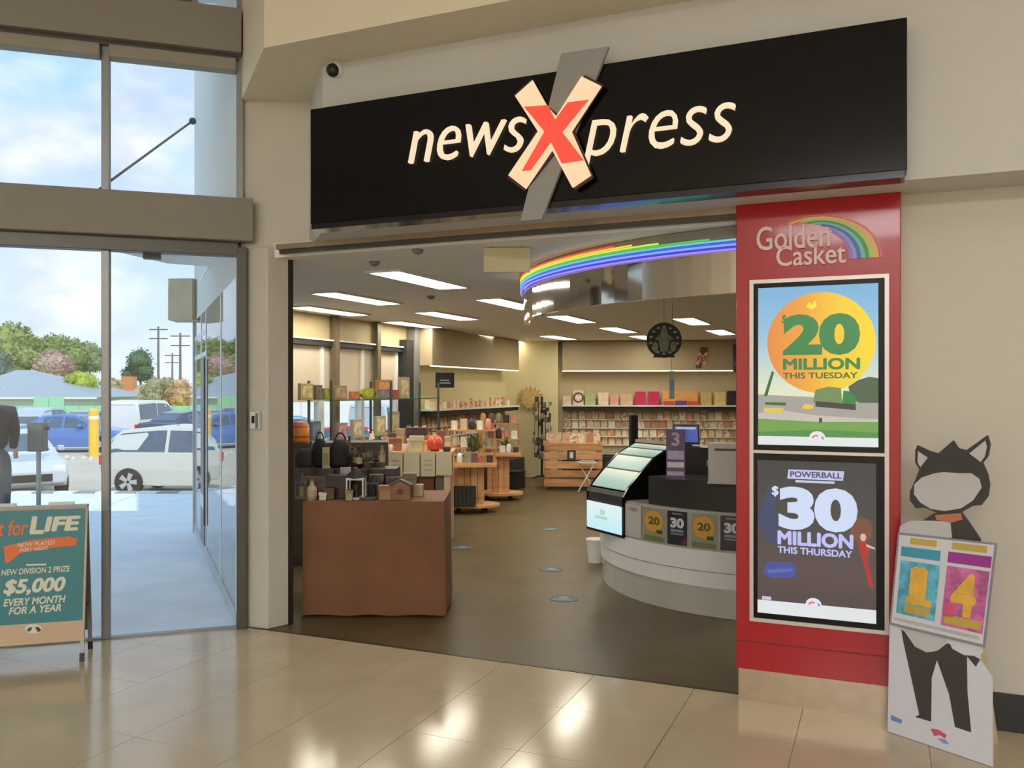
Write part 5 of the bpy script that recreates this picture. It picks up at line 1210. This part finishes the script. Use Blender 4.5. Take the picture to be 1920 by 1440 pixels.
# pine stands on castors
def pine_stand(px, Y, w, zt, label, zb=.11, tiers=1):
    x = kray(px) * Y; t = thing('pine_stand', label, 'stand', (x, Y, 0))
    MB().slab(circ(0, 0, w * .62, w * .45, 24), zb - .035, zb).build('base_board', PINES[2], t)
    for a in (.7, 2.4, 3.9, 5.4): MB().lathe([(.03, 0), (.03, .02)], (w * .4 * math.cos(a), w * .3 * math.sin(a), .0), 10).build('castor', BLACK, t); MB().tube([(w * .4 * math.cos(a), w * .3 * math.sin(a), .02), (w * .4 * math.cos(a), w * .3 * math.sin(a), zb - .035)], .012).build('castor_stem', BLACK, t)
    for i in range(4): MB().box(-w * .28 + i * w * .14, -w * .28 + (i + 1) * w * .14 - .006, -.14, .14, zb, zt).build('plank', PINES[i % 3], t)
    MB().box(-w * .55, w * .55, -.3, .3, zt, zt + .03).build('tray_top', PINES[0], t)
    for y in (-.3, .28): MB().box(-w * .55, w * .55, y, y + .02, zt + .03, zt + .06).build('tray_lip', PINES[2], t)
    if tiers > 1:
        for xx in (-w * .5, w * .5): MB().box(xx - .015, xx + .015, .18, .21, zt + .03, zt + .5).build('upright', PINES[1], t)
        for z in (zt + .22, zt + .46): MB().box(-w * .52, w * .52, .05, .25, z, z + .02).build('shelf', PINES[1], t)
    return t
s1_ = pine_stand(884, 11.7, .62, .62, 'pine stand on castors nearer the entrance with a black crate on its base', tiers=2)
s2_ = pine_stand(935, 13.0, .60, .66, 'pine stand on castors farther down the aisle before the lined wall', tiers=2)
bc = thing('black_crate', 'black slatted box standing on the round base of the nearer pine stand', 'crate', (s1_.location.x - .12, 11.7 - .30, .11))
MB().box(-.19, .19, -.05, .08, 0, .26).build('body', BLACK, bc)
for i in range(7): MB().box(-.185 + i * .053, -.185 + i * .053 + .04, -.058, -.05, .01, .25).build('slat', DARK, bc)
bcab = boxitem('brown_cabinet', 'low orange brown cabinet between the two pine stands', 'cabinet', (kray(866) * 12.45, 12.45, 0), 0, .34, .3, .62, WOOD2); MB().box(-.16, .16, -.165, -.15, .05, .58).build('door', PINES[1], bcab); MB().box(.1, .14, -.175, -.165, .3, .34).build('knob', DARK, bcab)
dk = boxitem('dark_plinth', 'dark angled plinth under the card rack beside the cream pillar', 'plinth', (kray(955) * 14.5, 14.5, 0), LW.a - PI / 2, .45, .3, .27, DARK)
MB().box(-.23, .23, -.16, .16, .27, .285).build('top', BLKE, dk)
PALN = {(206, 184, 150): 'sand', (168, 112, 80): 'rust brown', (236, 222, 204): 'ivory', (112, 84, 76): 'mocha', (196, 160, 90): 'mustard', (150, 150, 118): 'sage', (214, 150, 130): 'salmon', (70, 54, 56): 'near black', (230, 230, 222): 'white'}
def tray_items(st, n, z, y, w, seed, desc, grp):
    RR = random.Random(seed); L = st.location; pal = list(PALN); RR.shuffle(pal)
    for k in range(n):
        x = L.x - w / 2 + w * (k + .5) / n + RR.uniform(-.01, .01); c = pal[k]
        kind = RR.randrange(3); r = w / n * .40
        if kind == 0: o = MB().box(-r, r, -r, r, 0, RR.uniform(.09, .17)).build('gift_item', cm(c))
        elif kind == 1: o = MB().lathe([(r * .7, 0), (r, .04), (r * .9, .11), (r * .5, .15)], n=10).build('gift_item', cm(c), smooth=True)
        else: o = MB().lathe([(r, 0), (r, .12), (r * .85, .12)], n=10).build('gift_item', cm(c))
        o.location = (x, L.y + y, z); tag(o, PALN[c] + ' coloured ' + ('box' if kind == 0 else 'vase' if kind == 1 else 'pot') + ' ' + desc, 'ornament', grp)
for st, nm, zz in ((s1_, 'nearer pine stand', .62), (s2_, 'farther pine stand', .66)):
    tray_items(st, 6, zz + .03, -.16, .62, 3 + int(zz * 100), 'in the front row of the %s tray' % nm, 'gifts on the %s tray' % nm)
    tray_items(st, 5, zz + .24, .15, .58, 5 + int(zz * 100), 'on the middle shelf of the %s' % nm, 'gifts on the %s middle shelf' % nm)
    tray_items(st, 5, zz + .48, .15, .58, 8 + int(zz * 100), 'on the top shelf of the %s' % nm, 'gifts on the %s top shelf' % nm)
plant('small leafy green plant on top of the nearer pine stand', (s1_.location.x + .02, s1_.location.y + .02, .65), .07, .5, (90, 104, 62), (206, 196, 176))
plant('green trailing plant among the gifts of the farther pine stand', (s2_.location.x + .1, s2_.location.y + .0, .69), .07, .3, (110, 116, 70), (190, 170, 140))

# ------------------------------------------------------------------ outdoors: cars, people, poles, houses, trees
GZ = -.75
TYRE = mat('tyre_rubber', (30, 30, 32), .8); HUB = mat('alloy', (196, 198, 202), .35, .5); CGL = mat('car_glass', (74, 92, 112), .08, var=.15, spec=.8); TAIL = mat('tail_light', (196, 40, 40), .25); HEADL = mat('head_light', (224, 230, 236), .15)
HATCH = [(-1.95, .42, .80, .84, .70, .74, .66), (-1.84, .28, .94, 1.22, .78, .82, .62), (-1.5, .24, .97, 1.48, .80, .84, .62), (-.6, .22, .96, 1.57, .82, .85, .64), (.2, .22, .95, 1.55, .82, .85, .64), (.6, .22, .94, 1.42, .82, .85, .64), (1.2, .22, .93, .99, .82, .84, .72), (1.72, .26, .80, .85, .80, .82, .72), (1.95, .36, .62, .66, .70, .72, .62)]
SEDAN = [(-2.2, .42, .80, .84, .70, .76, .68), (-2.1, .28, .92, .98, .80, .82, .70), (-1.55, .24, .95, 1.02, .82, .85, .70), (-.95, .22, .95, 1.38, .83, .86, .62), (-.3, .22, .94, 1.46, .83, .86, .62), (.35, .22, .92, 1.42, .83, .86, .62), (1.05, .22, .90, .95, .83, .85, .72), (1.85, .26, .78, .83, .80, .82, .70), (2.15, .36, .60, .64, .70, .74, .62)]
VAN = [(-2.2, .40, .95, 1.72, .80, .84, .74), (-2.1, .28, 1.02, 1.86, .84, .86, .76), (-.8, .24, 1.02, 1.92, .85, .87, .76), (.4, .24, 1.02, 1.88, .85, .87, .76), (.8, .24, 1.0, 1.76, .85, .87, .74), (1.5, .24, .98, 1.05, .84, .86, .76), (2.0, .28, .86, .92, .82, .84, .74), (2.15, .38, .66, .70, .76, .78, .68)]
def car(label, loc, rz, st, c, group='cars in the car park'):
    t = thing('car', label, 'car', loc, rz, group); b = MB(); V = []
    for (x, zl, zb, zr, wl_, wb, wr) in st:
        zm_ = (zl + zb) / 2
        V += [(x, -wl_, zl), (x, -wb - .015, zm_), (x, -wb, zb), (x, -wr, zr), (x, wr, zr), (x, wb, zb), (x, wb + .015, zm_), (x, wl_, zl)]
    k = len(st); F = [(i * 8 + j, i * 8 + (j + 1) % 8, (i + 1) * 8 + (j + 1) % 8, (i + 1) * 8 + j) for i in range(k - 1) for j in range(8)]
    F += [tuple(range(8)), tuple((k - 1) * 8 + j for j in range(7, -1, -1))]
    bd = b.add(V, F).build('body', mat('paint_%d_%d_%d' % c, c, .25, .1, .02, coat=.5), t, bev=.03)
    cab = [s for s in st if s[3] - s[2] > .25]; fi, la = st.index(cab[0]), st.index(cab[-1])
    def sidep(x, f):
        for i in range(k - 1):
            if st[i][0] <= x <= st[i + 1][0]:
                g_ = (x - st[i][0]) / (st[i + 1][0] - st[i][0]); A = [st[i][q] + (st[i + 1][q] - st[i][q]) * g_ for q in range(7)]
                return (x, A[5] + (A[6] - A[5]) * f + .014, A[2] + (A[3] - A[2]) * f)
    xa, xb = cab[0][0] + .12, cab[-1][0] + (st[la + 1][0] - cab[-1][0]) * .62; mid = (xa + xb) / 2 - .05
    for (u0, u1) in ((xa, mid - .04), (mid + .04, xb)):
        for sg in (1, -1):
            n_ = 5; lo = [sidep(u0 + (u1 - u0) * i / n_, .06) for i in range(n_ + 1)]; hi = [sidep(u0 + (u1 - u0) * i / n_, .84) for i in range(n_ + 1)]
            P = [(p_[0], sg * p_[1], p_[2]) for p_ in lo + hi[::-1]]
            P2 = [(p_[0], p_[1] - sg * .02, p_[2]) for p_ in P]; kk = len(P)
            MB().add(P + P2, [tuple(range(kk)), tuple(range(2 * kk - 1, kk - 1, -1))] + [(i, i + kk, (i + 1) % kk + kk, (i + 1) % kk) for i in range(kk)]).build('side_window', CGL, t)
    for (i0, i1, nm) in ((la, la + 1, 'windscreen'), (max(fi - 1, 0), fi, 'rear_window')):
        A, B_ = st[i0], st[i1]; e = .012
        def top(f, w): 
            x = A[0] + (B_[0] - A[0]) * f; z = A[3] + (B_[3] - A[3]) * f; wd = (A[6] + (B_[6] - A[6]) * f) * w; return x, z, wd
        P = []
        for f, s_ in ((.12, -1), (.12, 1), (.9, 1), (.9, -1)):
            x, z, wd = top(f, .9); P.append((x + (e if nm == 'windscreen' else -e), s_ * wd, z + e))
        MB().add(P + [(p_[0] - (.03 if nm == 'windscreen' else -.03), p_[1], p_[2] - .03) for p_ in P], [(0, 1, 2, 3), (7, 6, 5, 4), (0, 4, 5, 1), (1, 5, 6, 2), (2, 6, 7, 3), (3, 7, 4, 0)]).build(nm, CGL, t)
    for x in (st[0][0] + .68, st[-1][0] - .75):
        for sg in (1, -1):
            w = MB(); y0 = sg * .70; y1 = sg * (st[2][5] + .03)
            Vw = []; n_ = 20
            for rr, yy in ((.31, y0), (.32, (y0 + y1) / 2), (.31, y1), (.22, y1 + sg * .002)):
                Vw += [(x + rr * math.cos(2 * PI * j / n_), yy, .32 + rr * math.sin(2 * PI * j / n_)) for j in range(n_)]
            Fw = [(i * n_ + j, i * n_ + (j + 1) % n_, (i + 1) * n_ + (j + 1) % n_, (i + 1) * n_ + j) for i in range(3) for j in range(n_)] + [tuple(range(n_)), tuple(3 * n_ + j for j in range(n_))]
            wh = w.add(Vw, Fw).build('wheel', TYRE, t)
            h_ = MB()
            for q in range(5):
                a = 2 * PI * q / 5; ca, sa = math.cos(a), math.sin(a); P = [(x + ca * r_ - sa * s_ * .035, .32 + sa * r_ + ca * s_ * .035) for r_, s_ in ((.03, -1), (.20, -1.6), (.20, 1.6), (.03, 1))]
                h_.add([(p_[0], y1 + sg * .004, p_[1]) for p_ in P] + [(p_[0], y1 + sg * .014, p_[1]) for p_ in P], [(0, 1, 2, 3), (7, 6, 5, 4), (0, 4, 5, 1), (1, 5, 6, 2), (2, 6, 7, 3), (3, 7, 4, 0)])
            h_.build('wheel_hub', HUB, wh)
    for sg in (1, -1):
        xr, xf = st[0][0], st[-1][0]
        MB().box(xr - .0, xr + .1, sg * st[0][5] - .09, sg * st[0][5] + .09, .70, .92).build('tail_light', TAIL, t, bev=.02)
        MB().box(xf - .25, xf - .04, sg * .60 - .13, sg * .60 + .13, .62, .74).build('head_light', HEADL, t, bev=.03)
        MB().box(xb - .25, xb - .1, sg * .95 - .07, sg * .95 + .07, .97, 1.09).build('door_mirror', mat('paint_%d_%d_%d' % c, c, .25), t, bev=.02)
    MB().box(st[-1][0] - .06, st[-1][0] + .03, -.45, .45, .40, .56).build('grille', BLACK, t); MB().box(st[0][0] - .02, st[0][0] + .02, -.22, .22, .62, .74).build('number_plate', WHITE, t)
    return t
wx = kray(184) * 19.4
car('white hatchback parked side on just outside the walkway kerb', (wx + 1.95, 20.25, GZ), 0, HATCH, (206, 206, 202))
car('silver car with its nose towards the walkway behind the A-frame sign', (-11.75, 20.2, GZ), math.radians(-50), SEDAN, (196, 202, 214))
for px, Y, rz, st, c, lab in ((84, 40, 1.65, HATCH, (176, 188, 200), 'pale silver hatchback in the far row in front of the house'), (176, 40, 1.55, SEDAN, (120, 136, 160), 'grey blue sedan in the far row behind the yellow post'), (272, 40, 1.5, VAN, (232, 234, 236), 'white van in the far row behind the white hatchback'), (352, 38, 1.2, SEDAN, (66, 70, 84), 'dark grey sedan in the far row near the end of the walkway wall'),
                             (140, 33.5, 0.05, SEDAN, (84, 122, 192), 'bright blue sedan side on in front of the far row'), (-90, 33, .1, SEDAN, (96, 136, 204), 'light blue car behind the person in dark clothing')):
    car(lab, (kray(px) * Y, Y, GZ), rz, st, c)
for px, Y, rz, st, c, lab in ((548, 28, .35, HATCH, (96, 138, 170), 'sky blue hatchback seen through the shop window nearest the post'), (668, 23, .1, SEDAN, (168, 66, 74), 'red sedan seen through the middle shop window'), (742, 34, 1.2, VAN, (196, 206, 214), 'silver van seen through the far shop window')):
    car(lab, (kray(px) * Y, Y, GZ), rz, st, c)
p = FL(71, 976); mb_ = thing('meter_box', 'grey metal control box on a thin post on the pavement outside', 'box', (p.x, p.y, 0))
MB().box(-.1, .1, -.06, .06, .87, 1.235).build('cabinet', mat('box_grey', (112, 108, 104), .5, .2), mb_, bev=.006); MB().tube([(0.01, 0, 0), (.01, 0, .87)], .028, 10).build('post', mat('post_grey', (150, 152, 154), .4, .4), mb_); MB().box(-.05, .05, -.02, .02, 0, .02).build('foot', GREY, mb_); MB().box(-.085, .085, -.064, -.06, .89, 1.2).build('door', mat('box_grey2', (122, 118, 112), .5, .2), mb_); MB().box(.1, .14, -.02, .02, 1.14, 1.18).build('lock', DARK, mb_)
YEL = mat('safety_yellow', (236, 190, 62), .5)
for px, Y, h_, r_, lab in ((176, 30.5, 1.72, .17, 'thick yellow safety post in front of the far car row'), (275, 44, 1.3, .15, 'yellow post beside the white van')):
    t = thing('yellow_post', lab, 'bollard', (kray(px) * Y, Y, GZ)); MB().lathe([(r_, 0), (r_, h_ * .96), (r_ * .6, h_)], n=16).build('sleeve', YEL, t); MB().lathe([(r_ * 1.03, h_ * .78), (r_ * 1.03, h_ * .85)], n=16).build('band', WHITE, t)
RK = mat('pale_rock', (206, 198, 182), .9, var=.15, scale=8)
for i in range(9):
    px = 58 + i * 13.5; Y = 29.5; o = MB().ball((0, 0, .08), .10 + .012 * (i % 3), 8, 6, sz=.8).build('edging_rock', RK); o.location = (kray(px) * Y, Y + .1 * (i % 2), GZ); o.rotation_euler = (.2 * i, .1 * i, i)
    tag(o, 'pale edging rock in the row at the far side of the driveway', 'rock', 'edging rocks by the driveway')
# person outside at the picture edge
def person(label, loc, rz):
    t = thing('person', label, 'person', loc, rz)
    def skin(name, verts, edges, rads, m, root=0, lv=2):
        me = bpy.data.meshes.new(name); me.from_pydata(verts, edges, []); o = bpy.data.objects.new(name, me); COL.objects.link(o); me.materials.append(m)
        s = o.modifiers.new('skin', 'SKIN'); 
        for i, r_ in enumerate(rads): me.skin_vertices[0].data[i].radius = r_ if isinstance(r_, tuple) else (r_, r_)
        me.skin_vertices[0].data[root].use_root = True; s.use_smooth_shade = True
        o.modifiers.new('sub', 'SUBSURF').levels = lv; o.modifiers['sub'].render_levels = lv; o.parent = t; return o
    TR = mat('trouser_grey', (92, 98, 104), .8, var=.1); JK = mat('jacket_black', (30, 30, 38), .7, var=.2); SK = mat('skin_tone', (196, 150, 122), .6)
    skin('trousers', [(0, 0, .98), (0, 0, .90), (-.1, 0, .86), (-.11, -.01, .48), (-.11, .02, .10), (.1, 0, .86), (.12, -.02, .48), (.12, .0, .10)], [(0, 1), (1, 2), (2, 3), (3, 4), (1, 5), (5, 6), (6, 7)], [(.16, .11), (.16, .12), .105, .075, .06, .105, .075, .06], TR)
    skin('jacket', [(0, 0, .86), (0, .0, 1.15), (0, .01, 1.36), (0, 0, 1.46), (-.19, 0, 1.38), (-.23, .02, 1.12), (-.20, -.10, .92), (.19, 0, 1.38), (.23, .02, 1.12), (.20, -.10, .92)], [(0, 1), (1, 2), (2, 3), (2, 4), (4, 5), (5, 6), (2, 7), (7, 8), (8, 9)], [(.185, .13), (.185, .125), (.19, .12), (.07, .06), .085, .065, .05, .085, .065, .05], JK)
    skin('head', [(0, 0, 1.45), (0, -.005, 1.54), (0, -.015, 1.63), (0, .0, 1.72)], [(0, 1), (1, 2), (2, 3)], [.055, (.06, .07), (.078, .095), (.06, .07)], SK)
    skin('hair', [(0, .03, 1.58), (0, .03, 1.68), (0, .01, 1.745)], [(0, 1), (1, 2)], [(.07, .05), (.085, .085), (.06, .07)], mat('hair_dark', (34, 26, 22), .7))
    for sx in (-1, 1):
        skin('hand', [(sx * .225, -.13, .92), (sx * .225, -.16, .86), (sx * .22, -.175, .80), (sx * .235, -.18, .80), (sx * .205, -.17, .80), (sx * .2, -.19, .86)], [(0, 1), (1, 2), (1, 3), (1, 4), (1, 5)], [.028, .03, .011, .011, .011, .012], SK, lv=1)
        MB().box(sx * .115 - .045, sx * .115 + .045, -.19, .09, 0, .09).build('shoe', BLACK, t, bev=.03)
    return t
person('person in a black jacket and grey trousers walking outside at the glass', (kray(-12) * 10.6, 10.6, 0), math.radians(35))

# green fence, houses, poles, trees
FNC = mat('pale_green_sheet', (150, 206, 166), .6, var=.05)
fy = 50.0; fnc = thing('boundary_fence', 'long pale green sheet fence behind the far row of cars', 'fence', (kray(60) * fy, fy, GZ))
for i in range(26): 
    MB().box(i * .9 - 8, i * .9 + .86 - 8, -.02, .02, .05, 1.45 + (.5 if i in (9, 10) else 0)).build('panel', FNC, fnc); MB().box(i * .9 + .86 - 8, i * .9 + .9 - 8, -.04, .04, 0, 1.5).build('post', mat('fence_post', (120, 176, 140), .6), fnc)
fn2 = thing('boundary_fence', 'pale panel wall seen behind the cars through the shop windows', 'fence', (kray(530) * 41, 41, GZ))
for i in range(14): MB().box(i * .9, i * .9 + .88, -.05, .05, 0, 3.1).build('panel', mat('pale_wall_panel', (232, 230, 226), .7), fn2)
def house(label, x0, x1, xr0, xr1, yw, ye, yr, Y, dep, wallc, roofc):
    A, B_ = kray(x0) * Y, kray(x1) * Y; ze = EYE + (HZ - ye) / FPX * Y; zr = EYE + (HZ - yr) / FPX * (Y + dep / 2); r0, r1 = kray(xr0) * (Y + dep / 2), kray(xr1) * (Y + dep / 2)
    t = thing('house', label, 'house', ((A + B_) / 2, Y, GZ)); mw = cm(wallc, .05); mr = cm(roofc, .08)
    MB().box(A + .5, B_ - .5, Y + .5, Y + dep - .5, GZ, ze).build('wall', mw, t, world=True)
    MB().add([(A, Y, ze), (B_, Y, ze), (B_, Y + dep, ze), (A, Y + dep, ze), (r0, Y + dep / 2, zr), (r1, Y + dep / 2, zr)], [(0, 1, 5, 4), (1, 2, 5), (2, 3, 4, 5), (3, 0, 4), (0, 3, 2, 1)]).build('roof', mr, t, world=True)
    n_ = 3
    for i in range(n_):
        xx = A + 1.2 + (B_ - A - 3.4) * i / (n_ - 1); f = MB().box(xx, xx + 1.2, Y + .44, Y + .5, ze - 1.7, ze - .6).build('window', WHITE, t, world=True)
        MB().box(xx + .1, xx + 1.1, Y + .42, Y + .44, ze - 1.6, ze - .7).build('pane', CGL, f).location = (0, 0, 0); f.children[0].location = (-t.location.x, -t.location.y, -t.location.z)
    MB().box(A, B_, Y - .05, Y + .05, ze - .12, ze + .02).build('gutter', WHITE, t, world=True)
    return t
house('grey roofed house behind the pale green fence', -120, 182, 30, 62, 770, 745, 694, 60, 9, (218, 218, 222), (150, 160, 172))
hb = house('small brick house behind the white van', 205, 300, 235, 262, 760, 742, 722, 76, 6, (206, 150, 104), (176, 160, 140))
p = DP(243, 745, 78); ch = MB().box(p.x - .5, p.x + .5, 77.4, 78.4, GZ + 1, DP(243, 706, 78).z).build('chimney', cm((206, 132, 84)), hb, world=True)
def upole(px, yt, Y, lab, arms=True):
    zt = EYE + (HZ - yt) / FPX * Y; t = thing('utility_pole', lab, 'pole', (kray(px) * Y, Y, GZ)); hh = zt - GZ
    MB().tube([(0, 0, 0), (0, 0, hh)], [.17, .11], 8).build('pole', cm((120, 112, 108)), t)
    for d in (.4, 1.4): MB().box(-1.0, 1.0, -.05, .05, hh - d, hh - d + .12).build('crossarm', cm((110, 104, 102)), t)
    for x in (-.9, -.4, .4, .9): MB().lathe([(.04, 0), (.05, .15)], (x, 0, hh - .28), 6).build('insulator', WHITE, t)
upole(297, 612, 95, 'tall wooden power pole beside the round green tree'); upole(338, 624, 90, 'power pole farther along near the walkway wall'); upole(323, 662, 120, 'most distant short power pole between the other two')
LM = {}
def tree(label, px, yb, yt, wpx, Y, c, trunk=True, n=2600, lobes=9, name='tree', cat='tree', seed=0, dense=1.0):
    RR = random.Random(seed + px); zb_, zt = EYE + (HZ - yb) / FPX * Y, EYE + (HZ - yt) / FPX * Y; wd = wpx / FPX * Y
    t = thing(name, label, cat, (kray(px) * Y, Y, GZ), 0, 'trees and bushes beyond the car park'); b = MB(); V = []; F = []
    L = []
    for i in range(lobes):
        a = RR.uniform(0, 2 * PI); r_ = RR.uniform(0, .62) ** .8; f = RR.uniform(.1, .85)
        L.append((wd / 2 * r_ * math.cos(a), wd / 2 * r_ * math.sin(a) * .8, zb_ + (zt - zb_) * f * (1 - .25 * r_), wd * RR.uniform(.16, .27)))
    L.append((0, 0, (zb_ + zt * 2) / 3, wd * .28)); L.append((0, 0, (zb_ + zt) / 2, wd * .36))
    s = wd * .022
    for i in range(int(n)):
        x0, y0, z0, r_ = L[i % len(L)]; d = Vector((RR.gauss(0, 1), RR.gauss(0, 1), RR.gauss(0, 1))).normalized() * r_ * RR.uniform(.75, 1.02)
        q = Vector((x0 + d.x, y0 + d.y, z0 + d.z * .85 - GZ)); e1 = Vector((RR.gauss(0, 1), RR.gauss(0, 1), RR.gauss(0, 1))).normalized() * s * RR.uniform(.7, 1.5); e2 = Vector((RR.gauss(0, 1), RR.gauss(0, 1), RR.gauss(0, 1))).normalized() * s
        q.z = max(q.z, .05); k = len(V); V += [q - e1, q + e2, q + e1, q - e2]; F.append((k, k + 1, k + 2, k + 3))
    for x0, y0, z0, r_ in L:
        m2_ = 6; bb = MB().ball((x0, y0, z0 - GZ), r_ * .78, 8, 6, sz=.85); o_ = len(V); V += [(v[0], v[1], max(.02, v[2])) for v in bb.v]; F += [tuple(o_ + i for i in f) for f in bb.f]
    cr_ = b.add(V, F).build('crown', mat('leaf_%d_%d_%d' % c, c, .8, var=.3, scale=1.6), t); cr_['kind'] = 'stuff'
    if trunk: MB().tube([(0, 0, 0), (.05, 0, (zb_ - GZ) * .6), (0, 0, (zb_ + zt) / 2 - GZ)], [wd * .035, wd * .028, wd * .01], 7).build('trunk', cm((104, 88, 74)), t)
    return t
tree('big yellow green tree above the grey house roof', 20, 705, 618, 150, 85, (126, 142, 72), seed=1, n=3600, lobes=14)
tree('darker grey green tree at the picture edge behind the house', -10, 720, 660, 90, 80, (92, 112, 96), seed=2)
tree('tall green tree between the house and the door mullion', 105, 700, 624, 110, 88, (122, 138, 74), seed=3, n=3000)
tree('olive tree partly behind the glass door mullion', 168, 715, 630, 80, 90, (124, 136, 92), seed=4)
tree('bare pinkish brown tree behind the house roof', 105, 740, 664, 120, 78, (176, 148, 134), seed=5, n=3000)
tree('bright lime green bush beside the grey house', 152, 745, 694, 72, 64, (160, 176, 62), seed=6)
tree('round dark green tree left of the tall power pole', 263, 712, 650, 78, 84, (88, 112, 82), seed=7, n=3200, lobes=12)
tree('dry olive bush behind the green fence by the brick house', 292, 765, 702, 74, 62, (156, 150, 112), seed=8); tree('rusty brown bush near the end of the walkway wall', 340, 775, 700, 70, 58, (190, 152, 110), seed=9)
tree('pale dry bush between the mullion and the brick house', 208, 755, 706, 60, 72, (184, 164, 124), seed=10); tree('golden shrub at the end of the green fence', 335, 785, 742, 40, 52, (206, 170, 84), seed=11)
for i, (px, h_) in enumerate(((545, 640), (610, 650), (680, 645), (750, 655))):
    tree(('broad green tree far beyond the shop window nearest the post', 'round green tree far beyond the first window mullion', 'grey green tree far beyond the middle shop window', 'olive tree far beyond the last shop window')[i], px, 745, h_, 110, 80, (130, 146, 100), seed=20 + i)
